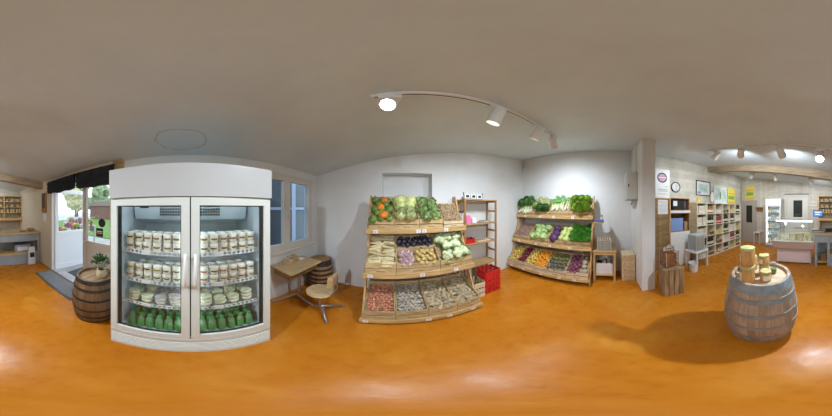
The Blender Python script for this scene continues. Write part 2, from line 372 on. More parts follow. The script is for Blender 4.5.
# ------------------------------------------------------------------ outside
m=MB(); m.box(-40,XL-.2,-30,8,-.15,-.02); struct(m.build('ground',mat('wet_paving',(.34,.35,.36),.4,0,.2,3)))
m=MB(); m.box(-16,-5.5,-14,-1.5,-.02,.02); struct(m.build('lawn',mat('lawn_green',(.12,.24,.05),.9,0,.4,6)))
m=MB(); m.box(-2.95,-2.75,.2,4.2,-.02,3.2); m.box(-2.76,-2.70,2.6,2.75,0,3.2,1); m.box(-2.76,-2.71,1.55,1.60,1.2,2.6,1); m.box(-2.76,-2.71,.2,4.2,1.55,1.62,1); m.box(-2.76,-2.74,1.65,2.4,.3,2.5,2)
tag(m.build('neighbouring_wall',[mat('blue_grey_render',(.15,.17,.17),.8,0,.1,3),mat('pale_post',(.34,.38,.45),.6),mat('shutter_slate',(.06,.07,.08),.7)]),'blue grey outer wall with pale post seen through the window','wall')
def tree(x,y,h,r,lab,colr):
    t=thing('tree',lab,'tree',(x,y,-.02),0,'trees beyond the car park')
    m=MB(); m.tube([(0,0,0),(.05,0,h*.3),(0,.05,h*.6)],[r*.08,r*.06,r*.03],8); m.build('trunk',mat('bark',(.12,.08,.05),.9),t)
    m=MB()
    for i in range(26):
        a=random.uniform(0,2*pi); rr=random.uniform(0,r*.7); zz=random.uniform(.35,.95)*h
        m.ell((rr*cos(a),rr*sin(a),zz),r*.38,noise=.25,nu=9,nv=6)
    m.build('crown',colr,t)
G1=mat('tree_green',(.26,.34,.20),.9,0,.4,3); G2=mat('tree_yellow_green',(.48,.46,.24),.9,0,.4,3)
tree(-18,-15.0,5.2,2.2,'tall green tree beyond the lawn seen through the open doorway',G1)
tree(-14,-16.5,4.6,2.0,'yellow green tree farthest left outside the entrance',G2)
tree(-17,-19.5,6.2,2.3,'large dark green tree farthest away outside the entrance',G1)
m=MB(); m.box(-16.5,-14.8,-14,-9.2,-.02,1.9,0); m.hexa([(-16.7,-14.2,1.9),(-14.6,-14.2,1.9),(-14.6,-9,1.9),(-16.7,-9,1.9),(-15.7,-14.2,2.6),(-15.6,-14.2,2.6),(-15.6,-9,2.6),(-15.7,-9,2.6)],1)
tag(m.build('garden_shed',[mat('brown_shed_wall',(.20,.11,.09),.8),mat('shed_roof',(.15,.11,.10),.8)]),'low brown shed beyond the lawn outside the right door leaf','shed')
t=thing('flower_stand','tiered stand of flowering plants outside the open doorway','stand',(-3.1,-4.0,-.02))
for k in range(3):
    m=MB(); m.box(-.13-.26*k,.12-.26*k,-.75,.75,.55+.20*k,.575+.20*k); m.build('shelf',M_grey,t)
for sy in (-.7,.7):
    for sx,h in ((-.62,.95),(.08,.55)): m=MB(); m.box(sx-.02,sx+.02,sy-.02,sy+.02,0,h); m.build('leg',M_grey,t)
FC=[(.6,.12,.2),(.75,.65,.7),(.6,.4,.1),(.35,.1,.35),(.25,.4,.1)]
fp=[]
for k,c in enumerate(FC):
    p_=MB(); p_.lathe([(.05,0),(.07,.12)],12); 
    l_=MB()
    for i in range(12): l_.ell((random.uniform(-.07,.07),random.uniform(-.07,.07),.15+random.uniform(0,.07)),.04,nu=6,nv=4,noise=.3)
    fp.append((p_.mesh('pot',mat('terracotta_pot',(.3,.14,.08),.8)),l_.mesh('blooms',mat('bloom_colour',c,.8,0,.3,30))))
FN=['crimson','pale pink','amber','purple','green leaved']
for k in range(3):
    for j in range(7):
        c=(j*2+k)%5; o=bpy.data.objects.new('potted_flower',fp[c][0]); C.objects.link(o); o.location=(-3.1-.26*k,-4.0-.63+.21*j,.556+.20*k)
        tag(o,'%s potted flower on the %s step of the plant stand outside'%(FN[c],('lowest','middle','top')[k]),'potted plant','potted flowers outside')
        b=bpy.data.objects.new('blooms',fp[c][1]); C.objects.link(b); b.parent=o

# ------------------------------------------------------------------ track lighting
def spot_light(parent,M,power,size=150,blend=1.0):
    l=bpy.data.lights.new('spot_beam','SPOT'); l.energy=power; l.spot_size=radians(size); l.spot_blend=blend; l.shadow_soft_size=.035; l.color=WARM
    o=bpy.data.objects.new('spot_beam',l); C.objects.link(o); o.parent=parent; o.matrix_local=M
def track(name,x0,x1,y,lab):
    m=MB(); L=x1-x0; sl=atan2(.16,1)
    m.box(0,L/cos(sl),-.017,.017,-.03,0,0); m.box(.02,L/cos(sl)-.02,-.004,.004,-.0315,-.03,1)
    o=m.build(name,[M_white,M_black]); o.matrix_world=TM((x0,y,cz(x0)+(-.015 if y>YS else .015)),ry=-sl); return tag(o,lab,'light track')
track('light_track',-.17,1.97,.79,'white ceiling light track in front of the left vegetable stand')
track('light_track',-.25,1.95,-1.90,'white ceiling light track above the wooden barrel with jars')
track('light_track',-.2,2.3,-4.1,'light track behind the ceiling beam above the display counter')
def spotlamp(x,y,aim,lab,lit,power,size=150,sc=1.3,dr=.14):
    zc=cz(x)+(-.015 if y>YS else .015)-.033
    r=thing('track_spotlight',lab,'spotlight',(x,y,zc),0,'track spotlights')
    m=MB(); m.bev(-.07,.07,-.022,.022,-.04,.0,.004); m.build('adapter',M_white,r)
    p=Vector((x,y,zc-dr)); d=(Vector(aim)-p).normalized()
    m=MB(); m.tube([(0,0,-.04),(0,0,-dr+.05)],.014); m.build('arm',M_white,r)
    R=d.to_track_quat('-Z','Y').to_matrix().to_4x4(); MT=Matrix.Translation((0,0,-dr)) @ R; ML=MT@Matrix.Scale(sc,4)
    m=MB(); m.lathe([(.030,.085),(.043,.07),(.043,-.0),(.050,-.02),(.050,-.06),(.044,-.06),(.044,-.045)],24); h=m.build('housing',M_white,r,True); h.matrix_local=ML
    m=MB(); m.lathe([(.043,0),(.043,-.004)],24,c=(0,0,-.046)); f=m.build('lamp_face',M_lamp if lit else M_lampdim,h,True)
    spot_light(r,MT @ Matrix.Translation((0,0,-.085)),power,size)
spotlamp(-.05,.79,(-.40,-.05,1.0),'lit track spotlight pointing down at the room, left end of the track',True,SPOT_W*.62,140,1.05,.09)
spotlamp(.72,.79,(.50,1.75,.5),'big white track spotlight aimed at the left vegetable stand, second on its track',False,SPOT_W*.8)
spotlamp(1.36,.79,(1.6,1.9,.9),'track spotlight aimed at the corner, third on the front track',False,SPOT_W*.6)
spotlamp(1.86,.79,(3.0,.8,1.0),'track spotlight aimed at the right vegetable stand, right end of its track',False,SPOT_W*1.1)
spotlamp(-.08,-1.9,(.1,-.8,.9),'dazzling lit track spotlight above the sales counter side of the barrel',True,SPOT_W*2.1,140)
spotlamp(.49,-1.9,(.3,-5.4,1.2),'track spotlight above the barrel pointing to the display counter',False,SPOT_W*.7)
spotlamp(1.18,-1.9,(3.2,-4.6,1.4),'track spotlight above the barrel, between two other lamps, aimed at the bottle shelves',False,SPOT_W*.8)
spotlamp(1.75,-1.9,(3.3,-1.9,1.5),'track spotlight aimed at the clock wall, end of its track near the partition',False,SPOT_W*.7)
spotlamp(.10,-4.1,(-.6,-5.4,1.3),'small track spotlight beyond the beam aimed at the basket shelves',False,SPOT_W*.6)
spotlamp(1.25,-4.1,(1.1,-5.4,1.0),'small track spotlight beyond the beam aimed at the white door',False,SPOT_W*.5)
spotlamp(2.1,-4.1,(3.3,-5.0,1.4),'small track spotlight beyond the beam nearest the yellow posters',False,SPOT_W*.5)

# ------------------------------------------------------------------ display cooler (local: x right, -y front, z up; turned to face the camera)
# world: front at x=-.84, centre y=0; local (lx,ly,lz): rz=+90deg puts local -y on +x
fr=thing('display_cooler','big white two door display cooler full of yoghurt pots beside the window','refrigerator',(-.84,0,0),pi/2)
HW=.585
def fy(x,k=.012): return k*(x/HW)**2      # gentle bow of the front
def bowed(m_,x0,x1,z0,z1,off,th,n=12,mi=0,k=.012):
    """a bowed slab following the front, front face offset by off"""
    vs=[];fs=[]
    for i in range(n+1):
        x=x0+(x1-x0)*i/n; y=fy(x,k)+off
        vs+=[(x,y,z0),(x,y,z1),(x,y+th,z1),(x,y+th,z0)]
    for i in range(n):
        a=4*i;b=a+4
        fs+=[(a,b,b+1,a+1),(a+1,b+1,b+2,a+2),(a+2,b+2,b+3,a+3),(a+3,b+3,b,a)]
    fs+=[(0,1,2,3),(4*n+3,4*n+2,4*n+1,4*n)]
    m_.add(vs,fs,mi)
m=MB(); bowed(m,-HW,HW,.0,.315,.0,.07)
for k in range(7): bowed(m,-HW+.01,HW-.01,.045+.03*k,.058+.03*k,-.006,.01,12,0)
bowed(m,-HW,HW,.275,.283,-.003,.01,12,1)
m.box(-HW,HW,.08,.74,.0,.315)
m.build('base',[M_cream,M_grey],fr)
m=MB(); m.box(-HW,-HW+.045,.06,.74,.315,1.90); m.build('side_panel',M_white,fr)
m=MB(); m.box(HW-.045,HW,.06,.74,.315,1.90); m.build('side_panel',M_white,fr)
m=MB(); m.box(-HW+.045,HW-.045,.70,.74,.315,1.90); m.build('back_panel',M_inner,fr)
m=MB(); bowed(m,-HW-.004,HW+.004,1.675,1.897,-.008,.10,16,0,.004); m.box(-HW,HW,.08,.74,1.86,1.897)
m.build('canopy',M_gloss,fr)
m=MB(); m.box(-HW+.046,-HW+.05,.10,.70,.32,1.67); m.box(HW-.05,HW-.046,.10,.70,.32,1.67); m.box(-HW+.05,HW-.05,.10,.70,.32,.345)
m.build('liner',M_inner,fr)
m=MB(); m.hexa([(-.50,.30,1.50),(.50,.30,1.50),(.50,.69,1.42),(-.50,.69,1.42),(-.50,.26,1.65),(.50,.26,1.65),(.50,.69,1.66),(-.50,.69,1.66)])
ev=m.build('evaporator_cover',mat('evaporator_blue_white',(.50,.60,.66),.4),fr)
m=MB()
for s0 in (-.26,.06):
    for i in range(9):
        for j in range(4):
            x=s0+.022*i; z=1.535+.024*j
            m.box(x,x+.014,.278-.0*j,.284,z,z+.015)
m.box(-.44,-.36,.276,.284,1.60,1.62)
g=m.build('vent_panel',M_black,ev); g.location=(0,-.012,0); g['kind']='stuff'
m=MB(); m.tube([(-.5,.14,1.655),(.5,.14,1.655)],.010); m.build('tube_light',M_tube,fr)
m=MB(); m.box(-.018,.018,.037,.075,.32,1.66); m.box(-HW+.045,HW-.045,.052,.075,1.632,1.69); m.build('gap_light_block',M_black,fr)  # added black post and header that block tube light at the door gaps
for sx in (-.030,.030):
    m=MB(); m.tube([(sx,.060,.42),(sx,.052,1.62)],.006); m.build('tube_light',M_tube,fr)
for sx in (-1,1):
    a=-HW if sx<0 else .004; b=-.004 if sx<0 else HW; t=.055
    m=MB(); z0,z1=.325,1.672
    bowed(m,a,a+t,z0,z1,0,.035,3); bowed(m,b-t,b,z0,z1,0,.035,3); bowed(m,a+t,b-t,z1-t,z1,0,.035,8); bowed(m,a+t,b-t,z0,z0+.075,0,.035,8)
    d=m.build('door',M_cream,fr)
    m=MB(); bowed(m,a+t,b-t,z0+.075,z1-t,.014,.004,8); m.build('pane',M_glass,d)
    ga=.024 if sx<0 else .006; gb=.006 if sx<0 else .024; m=MB(); bowed(m,a+t,a+t+ga,z0+.075,z1-t,.02,.02,2); bowed(m,b-t-gb,b-t,z0+.075,z1-t,.02,.02,2); bowed(m,a+t,b-t,z0+.075,z0+.083,.02,.02,6);bowed(m,a+t,b-t,z1-t-.008,z1-t,.02,.02,6); m.build('gasket',M_black,d)
    hx=sx*.032; m=MB(); m.tube([(hx,.0,1.03),(hx,-.03,1.055),(hx,-.042,1.16),(hx,-.03,1.265),(hx,.0,1.29)],[.010,.012,.013,.012,.010],10); m.build('door_handle',M_white,d,True)
SH=[(1.262,'top'),(1.000,'second'),(.738,'third')]
for z,nm in SH:
    m=MB()
    for i in range(22): m.tube([(-.52+.0495*i,.075+fy(-.52+.0495*i),z),(-.52+.0495*i,.60,z)],.0025,4)
    for y in (.30,.60): m.box(-.525,.525,y,y+.006,z-.006,z)
    for zz in (z-.012,z+.016):
        bowed(m,-.525,.525,zz,zz+.005,.062,.005,12)
    for i in range(30):
        x=-.52+.035*i; m.box(x,x+.014,.064+fy(x),.068+fy(x),z-.012,z+.018)
    m.box(-.10-.25,-.03-.25,.058+fy(-.3),.062+fy(-.3),z-.014,z+.02,1); m.box(.16,.23,.056+fy(.2),.060+fy(.2),z-.014,z+.02,1)
    m.build('wire_shelf',[M_white,M_paper],fr)
    m.box
FR=fr.location; 
def fw(x,y,z): return Matrix.Translation((-.84,0,0))@Euler((0,0,pi/2)).to_matrix().to_4x4()@Matrix.Translation((x,y,z))
# pots
def pot_mesh(col,nm,r=.034,h=.070):
    m=MB(); m.lathe([(r*.82,0),(r,h*.93)],12); m.lathe([(r*1.08,0),(r*1.08,h*.07)],12,c=(0,0,h*.93))
    b=m.mesh('pot',mat(nm+'_plastic',(.86,.84,.76),.35),True)
    m=MB(); n=12
    def arc(r0,r1,z0,z1,wd,mi):
        k=6; vs=[]
        for i in range(k+1):
            a=-wd+2*wd*i/k; vs+=[(r0*cos(a),r0*sin(a),z0),(r1*cos(a),r1*sin(a),z1)]
        m.add(vs,[(2*i,2*i+2,2*i+3,2*i+1) for i in range(k)],mi)
    arc(r*.875+.0015,r*.975+.0015,h*.22,h*.82,1.1,0); arc(r*.91+.0022,r*.94+.0024,h*.42,h*.62,.75,1)
    l=m.mesh('pot_label',[mat(nm+'_label',(.80,.74,.58),.6),mat(nm+'_print',col,.6,0,.7,60)])
    return b,l
PM=[pot_mesh((.25,.13,.06),'brown_print'),pot_mesh((.40,.10,.07),'red_print'),pot_mesh((.12,.09,.05),'dark_print'),pot_mesh((.35,.32,.06),'olive_print')]
side=lambda x:'left' if x<0 else 'right'
def place(name,meshes,M,label,cat,group,child='label'):
    o=bpy.data.objects.new(name,meshes[0]); C.objects.link(o); o.matrix_world=M; tag(o,label,cat,group)
    for k,me in enumerate(meshes[1:]):
        c=bpy.data.objects.new(child,me); C.objects.link(c); c.parent=o
    return o
KN=['brown printed','red printed','dark printed','olive printed']
for z,nm in SH[:2]:
    for dx in (-1,1):
        for i in range(6):
            x=dx*(.095+.0735*i)
            for r_ in range(2):
                for h_ in range(2):
                    if h_==1 and r_==1 and nm=='second' and i==5: continue
                    k = (0 if nm=='top' else random.choice([0,0,1,2,3,3 if dx<0 else 1])) if random.random()<.8 else 2
                    place('yoghurt_pot',PM[k],fw(x+random.uniform(-.003,.003),.115+fy(x)+.078*r_,z+.0035+.0712*h_)@Matrix.Rotation(random.uniform(-.3,.3)-pi/2,4,'Z'),
                      '%s yoghurt pot, %s %s, %s shelf behind %s cooler door'%(KN[k],('front','second')[r_],('row','row, upper layer')[h_],nm,side(x)),'yoghurt pot','%s yoghurt pots, %s shelf %s door, row %d layer %d'%(KN[k],nm,side(x),r_+1,h_+1),'pot_label')
# third shelf: wide low tubs
def tub(col,nm):
    m=MB(); m.lathe([(.040,0),(.048,.030)],14); b=m.mesh('tub',mat(nm,(.72,.70,.52),.35),True)
    m=MB(); m.lathe([(.050,.0301),(.050,.036),(.040,.037)],14); l=m.mesh('lid',mat(nm+'_lid',col,.4,0,.35,25),True); return b,l
TB=[tub((.72,.74,.52),'pale_green_tub'),tub((.55,.50,.50),'brown_grey_tub')]
for dx in (-1,1):
    for i in range(4):
        x=dx*(.11+.108*i)
        for r_ in range(2):
            for h_ in range(2 if (i+r_)%3 else 3):
                k=1 if (dx<0 and i<2) else 0
                place('cheese_tub',TB[k],fw(x+random.uniform(-.006,.006),.13+fy(x)+.11*r_,.738+.0035+.0375*h_),
                  '%s low round tub on the third shelf behind the %s cooler door'%(('pale green lidded','greyish lidded')[k],side(x)),'tub','%s tubs behind the %s cooler door'%(('pale green','greyish')[k],side(x)),'lid')
# bottom: green labelled bottles
m=MB(); m.lathe([(.030,0),(.033,.01),(.033,.135),(.018,.172),(.018,.185)],12); bb=m.mesh('bottle',mat('milky_green_bottle',(.20,.34,.20),.3),True)
m=MB(); m.lathe([(.0338,.012),(.0338,.13)],12,cap=False); bl=m.mesh('bottle_label',mat('green_label',(.10,.40,.12),.5,0,.45,40,stretch=(1,1,.2)))
m=MB(); m.lathe([(.020,.185),(.020,.20)],10); bc=m.mesh('cap',mat('green_cap',(.06,.33,.09),.4))
for dx in (-1,1):
    for i in range(6):
        x=dx*(.085+.073*i)
        for r_ in range(3):
            place('milk_bottle',(bb,bl,bc),fw(x,.12+fy(x)+.078*r_,.345),'green labelled bottle on the bottom of the cooler behind the %s door'%side(x),'bottle','green labelled bottles, %s door'%side(x),'bottle_label')

# ------------------------------------------------------------------ barrels
def barrel(name,lab,loc,rb,rm,h,mw,mh,head,hoops,n=26,rz=0):
    t=thing(name,lab,'barrel',loc,rz)
    R=lambda z: rb+(rm-rb)*(1-(2*z/h-1)**2)
    N_=14; m=MB(); m.lathe([(R(h*k/N_),h*k/N_) for k in range(N_+1)]+[(R(h)-.025,h),(R(h)-.03,h-.035)],48,cap=False); m.lathe([(.001,0.002),(R(0)-.001,.002)],48,cap=False); m.build('staves',mw,t,True)
    m=MB(); m.lathe([(.001,h-.036),(R(h)-.024,h-.036)],40,cap=False); m.lathe([(R(h)-.024,h-.05),(R(h)-.024,h-.036)],40,cap=False); m.build('barrel_head',head,t)
    for a,b in hoops:
        m=MB(); m.lathe([(R(a)+.001,a),(R(a)+.005,a),(R((a+b)/2)+.005,(a+b)/2),(R(b)+.005,b),(R(b)+.001,b)],48,cap=False); m.build('hoop',mh,t,True)
    return t
M_stave=stave_mat('oak_staves_grey_brown',(.50,.36,.26)); M_stave2=stave_mat('oak_staves_dark',(.24,.14,.07),22); M_stave3=stave_mat('oak_staves_small',(.42,.24,.10),18)
M_hoop=mat('galvanised_hoop',(.33,.38,.42),.45,.5,.2,12); M_hoopd=mat('rusty_dark_hoop',(.06,.05,.045),.5,.5,.3,10)
M_head=wood('barrel_head_boards',(.55,.44,.30),.7,3,0); M_headd=wood('barrel_head_dark_boards',(.33,.22,.12),.6,3,0)
barrel('wine_barrel','large oak barrel with grey hoops standing in the open room, jars on top',(.50,-1.17,0),.275,.345,.935,M_stave,M_hoop,M_head,[(.0,.05),(.16,.20),(.36,.405),(.55,.595),(.735,.785),(.84,.935)])
barrel('oak_barrel','dark oak barrel beside the entrance with potted plant on top',(-1.18,-1.04,0),.215,.265,.75,M_stave2,M_hoopd,M_headd,[(.0,.04),(.12,.155),(.27,.30),(.45,.48),(.60,.635),(.70,.75)],22)
barrel('small_barrel','small black hooped barrel behind the school desk in the corner',(-1.32,1.97,0),.18,.23,.66,M_stave3,M_hoopd,M_headd,[(0,.05),(.10,.15),(.20,.24),(.29,.33),(.38,.42),(.47,.51),(.56,.66)],18)
# potted plant
t=thing('potted_plant','small leafy green plant in a beige pot on the dark barrel','plant',(-1.20,-.955,.715))
m=MB(); m.lathe([(.045,0),(.062,.04),(.065,.09),(.05,.115),(.056,.13),(.048,.13),(.044,.10)],20,cap=False); m.lathe([(.001,.002),(.045,.002)],20,cap=False); m.lathe([(.001,.105),(.048,.105)],20,cap=False,m=1)
m.build('pot',[mat('beige_glazed_pot',(.56,.46,.28),.5,0,.15,15),mat('potting_soil',(.05,.03,.02),.9)],t,True)
def leafcloud(m,n,c,R,l,wd,up=.3,mi=0):
    for i in range(n):
        a=random.uniform(0,2*pi); e=random.uniform(-.3,1.2); r=R*random.uniform(.3,1)
        d=Vector((cos(a)*cos(e),sin(a)*cos(e),sin(e)*.9)); p=Vector(c)+d*r
        dd=(d+Vector((random.uniform(-.5,.5),random.uniform(-.5,.5),up))).normalized(); s_=dd.cross(Vector((0,0,1))).normalized()
        nn=s_.cross(dd)
        m.add([(p-s_*wd*.1)[:],(p+dd*l*.5-s_*wd+nn*.1*l)[:],(p+dd*l)[:],(p+dd*l*.5+s_*wd+nn*.1*l)[:],(p+dd*l*.55-nn*.08*l)[:]],[(0,4,1),(1,4,2),(2,4,3),(3,4,0)],mi)
m=MB()
for i in range(14):
    a=random.uniform(0,6.28); m.tube([(0,0,.10),(.03*cos(a),.03*sin(a),.16),(.075*cos(a),.075*sin(a),.20+random.uniform(0,.06))],[.002,.002,.001],4)
leafcloud(m,150,(-.02,-.03,.20),.10,.045,.014)
m.build('foliage',mat('houseplant_green',(.05,.16,.04),.6,0,.4,20),t)

# doormats
m=MB(); m.bev(-1.58,-1.17,-2.76,-1.50,.0,.014,.004); m.bev(-1.54,-1.21,-2.72,-1.54,.013,.018,.002,1)
tag(m.build('doormat',[mat('mat_rubber_edge',(.10,.10,.10),.8),mat('mat_grey_pile',(.20,.20,.21),.95,0,.3,80)]),'long grey doormat on the orange floor inside the entrance','doormat')
m=MB(); m.bev(-2.9,-1.83,-2.45,-1.2,-.02,-.004,.004); tag(m.build('doormat',mat('outer_mat_dark',(.07,.075,.09),.95,0,.3,60)),'dark rubber mat outside on the doorstep','doormat')
# roller blinds
def blind(y0,y1,lab):
    t=thing('roman_blind',lab,'blind',(XL,0,0))
    n=16; vs=[];fs=[]
    prof=[(.02,2.245),(.07,2.235),(.085,2.17),(.07,2.12),(.095,2.08),(.075,2.04),(.09,2.0),(.06,1.955),(.03,1.97)]
    for i in range(n+1):
        y=y0+(y1-y0)*i/n; sg=.02*sin(pi*i/n)+.008*sin(5*pi*i/n)
        for k,(x,z) in enumerate(prof): vs.append((x+.004*sin(i*1.7+k),y,z-(sg*(2.25-z)/.25)))
    P=len(prof)
    for i in range(n):
        for k in range(P-1): fs.append((i*P+k,(i+1)*P+k,(i+1)*P+k+1,i*P+k+1))
    m=MB(); m.add(vs,fs); m.add([vs[k] for k in range(P)],[tuple(range(P))]); m.add([vs[n*P+k] for k in range(P)],[tuple(range(P-1,-1,-1))])
    m.build('fabric',mat('black_blind_cloth',(.012,.018,.024),.75,0,.4,8),t,True)
    m=MB(); m.box(.0,.03,y0,y1,2.22,2.25); m.build('head_rail',M_black,t)
    m=MB(); m.tube([(.04,y0+.05,2.23),(.05,y0+.05,1.5)],.0025,5); m.build('pull_cord',M_white,t)
blind(-2.86,-1.86,'black gathered blind above the open entrance doorway, left one')
blind(-1.78,-1.02,'black gathered blind above the glazed door leaf next to the cooler')
m=MB(); m.bev(XL,XL+.05,-3.24,-3.02,1.48,2.0,.006); m.bev(XL+.05,XL+.058,-3.21,-3.05,1.60,1.97,.003,1); m.tube([(XL+.07,-3.2,1.56),(XL+.07,-3.06,1.56)],.008,6,1)
tag(m.build('key_cabinet',[M_brownwood,mat('cabinet_dark_front',(.07,.045,.03),.5)]),'narrow dark wooden wall cabinet left of the entrance','cabinet')
m=MB(); m.bev(XL,XL+.02,-3.2,-3.03,1.24,1.44,.004); 
for z in (1.27,1.35): 
    for y in (-3.18,-3.105): m.bev(XL+.02,XL+.026,y,y+.065,z,z+.07,.002,1)
tag(m.build('light_switch',[M_white,M_paper]),'white switch panel on the wall left of the entrance','switch')
m=MB(); m.bev(-.83,-.76,YB-.012,YB,1.16,1.24,.003); m.bev(-.81,-.78,YB-.018,YB-.012,1.175,1.225,.002)
tag(m.build('light_switch',M_white),'white switch on the plain back wall left of the vegetables','switch')

# ------------------------------------------------------------------ school desk with joined chair
t=thing('school_desk','old wooden school desk with joined swivel seat on steel tube feet by the window','desk',(-1.30,1.40,0))
def rel(*p): return [(x+1.30,y-1.40,z) for x,y,z in p]
m=MB(); m.bev(-1.57+1.3,-1.14+1.3,1.08-1.4,1.74-1.4,.70,.725,.005); m.build('tabletop',M_desk,t)
m=MB(); m.box(-.22,.10,-.28,.30,.60,.608); m.box(-.22,-.21,-.28,.30,.60,.70); m.box(-.22,.10,.29,.30,.60,.70); m.box(-.22,.10,-.28,-.27,.60,.70); m.build('book_tray',M_brownwood,t)
m=MB(); m.tube(rel((-1.30,1.40,.09),(-1.30,1.40,.70)),.025,12); m.box(-.14,.10,-.2,.2,.688,.70); m.build('pedestal',M_dim,t,True)
for p in [((-1.30,1.40,.16),(-1.36,1.34,.14),(-1.46,1.17,.05),(-1.50,1.08,.018)),((-1.30,1.40,.16),(-1.37,1.48,.14),(-1.46,1.62,.05),(-1.5,1.70,.018))]:
    m=MB(); m.tube(rel(*p),[.022,.022,.02,.018],10); m.ell(rel(p[-1])[0],.024,nu=10); m.build('foot',M_dim,t,True)
m=MB(); m.tube(rel((-1.30,1.40,.13),(-1.2,1.38,.10),(-1.0,1.345,.09),(-.90,1.34,.12)),.022,10); m.build('connecting_tube',M_dim,t,True)
m=MB(); m.tube(rel((-.90,1.34,.10),(-.90,1.34,.42)),.022,12); m.build('seat_post',M_dim,t,True)
for p in [((-.90,1.34,.13),(-.84,1.31,.12),(-.76,1.22,.05),(-.71,1.17,.018)),((-.90,1.34,.13),(-.83,1.40,.12),(-.75,1.52,.05),(-.70,1.59,.018))]:
    m=MB(); m.tube(rel(*p),[.022,.022,.02,.018],10); m.ell(rel(p[-1])[0],.024,nu=10); m.build('foot',M_dim,t,True)
m=MB(); m.lathe([(.02,0),(.165,-.004),(.175,.006),(.17,.02),(.10,.014),(.01,.010)],28,c=(.40,-.06,.425)); m.build('seat',M_seat,t,True)
# curved backrest on the +x side, facing -x
m=MB(); vs=[];n=10
for i in range(n+1):
    a=-.62+1.24*i/n; bx,by=.40+.19*cos(a),-.06+.19*sin(a)*1.0
    bx2,by2=.40+.204*cos(a),-.06+.204*sin(a)
    top=.79-.02*abs(a)/.62
    vs+=[(bx,by,.60),(bx+.015,by,top),(bx2+.015,by2,top),(bx2,by2,.60)]
fs=[]
for i in range(n):
    a=4*i;b=a+4; fs+=[(a,b,b+1,a+1),(a+1,b+1,b+2,a+2),(a+2,b+2,b+3,a+3),(a+3,b+3,b,a)]
fs+=[(0,1,2,3),(4*n+3,4*n+2,4*n+1,4*n)]
m.add(vs,fs); m.build('backrest',M_desk,t)
for sy in (-.04,.04):
    m=MB(); m.tube([(.42,-.06+sy,.41),(.56,-.06+sy,.43),(.612,-.06+sy,.52),(.615,-.06+sy,.74)],.010,8); m.build('back_support',M_dim,t,True)
# small wooden tray box on the desk
t=thing('wooden_desk_box','small open wooden box with handle standing on the school desk','box',(-1.47,1.40,.725),.1)
m=MB(); m.box(-.06,.06,-.10,.10,0,.01); m.build('base',M_pale,t)
for s_ in (-1,1):
    m=MB(); m.box(-.06,.06,s_*.10-.006,s_*.10+.006,0,.09); m.build('end_panel',M_pale,t)
    m=MB(); m.box(s_*.06-.005,s_*.06+.005,-.10,.10,.0,.045); m.build('side_panel',M_pine,t)
m=MB(); m.tube([(0,-.10,.08),(0,-.09,.12),(0,.09,.12),(0,.10,.08)],.007,8); m.build('handle',M_pine,t)
m=MB(); m.box(-1.50,-1.40,1.54,1.66,.7255,.733); m.box(-1.49,-1.41,1.55,1.65,.733,.738,1); tag(m.build('notepad',[M_pale,M_paper]),'thin notepad lying on the far end of the school desk','notepad')

# ------------------------------------------------------------------ vegetable meshes
def V(build,mats,n=3,smooth=True,name='vegetable'):
    out=[]
    for i in range(n):
        m=MB(); build(m); me=m.mesh(name,mats,smooth); out.append(me)
    return out
def vm(n,c,var=.25,sc=20,rough=.55,rnd=.2,bump=.1,col2=None): return mat(n,c,rough,0,var,sc,bump,rnd,col2=col2)
# leaf: ruffled curved sheet growing along +y from origin
def ruff(m,L,W,curl=.5,n=6,k=5,ru=.12,M=None,mi=0):
    vs=[];fs=[]
    for i in range(n+1):
        t=i/n; wd=W*(sin(pi*min(1,t*.85+.12))**.7); ang=curl*t
        for j in range(k+1):
            s_=(j/k-.5)*2
            y=L*t*cos(ang*.6); z=L*t*sin(ang)+ru*L*(abs(s_)**1.5)*random.uniform(.2,1)*t - .0
            vs.append((s_*wd*.5*(1+random.uniform(-.1,.1)),y,z))
    for i in range(n):
        for j in range(k): a=i*(k+1)+j; fs.append((a,a+1,a+k+2,a+k+1))
    m.add(vs,fs,mi,M)
def head(m,r,n=12,core=.62,curlin=1.1,ru=.2,mi=0,mc=0,squash=.8):
    m.ell((0,0,r*.55),r*core,r*core,r*core*squash,12,8,.07,mc)
    for i in range(n):
        a=i*2.4; k=i/n
        ruff(m,r*1.15*(1-.25*k),r*1.0,curlin*(.55+.75*k),5,4,ru,M=Matrix.Rotation(a,4,'Z')@TM((0,r*.12,r*.06+r*.12*k),rx=.35+.55*k),mi=mi)
M_let=vm('lettuce_green',(.42,.56,.24),.35,25); M_let2=vm('lime_lettuce',(.38,.60,.08),.35,25); M_rom=vm('pale_romanesco',(.56,.60,.24),.3,40); M_cabp=vm('pale_green_cabbage',(.42,.56,.22),.3,18)
M_sq_o=vm('orange_squash',(.80,.22,.02),.2,12); M_sq_g=vm('green_squash',(.07,.20,.04),.5,15,col2=(.20,.26,.05)); M_curd=vm('cauliflower_curd',(.68,.72,.44),.15,40); M_cleaf=vm('cauliflower_leaf',(.42,.60,.28),.35,15)
M_stem=vm('dry_stem',(.25,.22,.08),.3)
LET=V(lambda m:head(m,.085,14),[M_let]); ROM=V(lambda m:(head(m,.075,7,.0001,.9,.15,1),m.ell((0,0,.055),.058,.058,.055,14,9,.14,0)),[M_rom,M_let])
ENDIVE=V(lambda m:head(m,.08,16,.5,.9,.3),[vm('pale_endive',(.66,.70,.36),.4,22)])
SQO=V(lambda m:m.ell((0,0,.045),.062,.062,.045,16,9,.01,rib=.09,nrib=8),[M_sq_o],2); SQG=V(lambda m:m.ell((0,0,.042),.055,.055,.042,16,9,.02,rib=.08,nrib=8),[M_sq_g],2)
m=MB(); m.tube([(0,0,0),(.004,0,.02),(.012,0,.03)],[.008,.006,.005],6); STEM=m.mesh('stem',[M_stem],True)
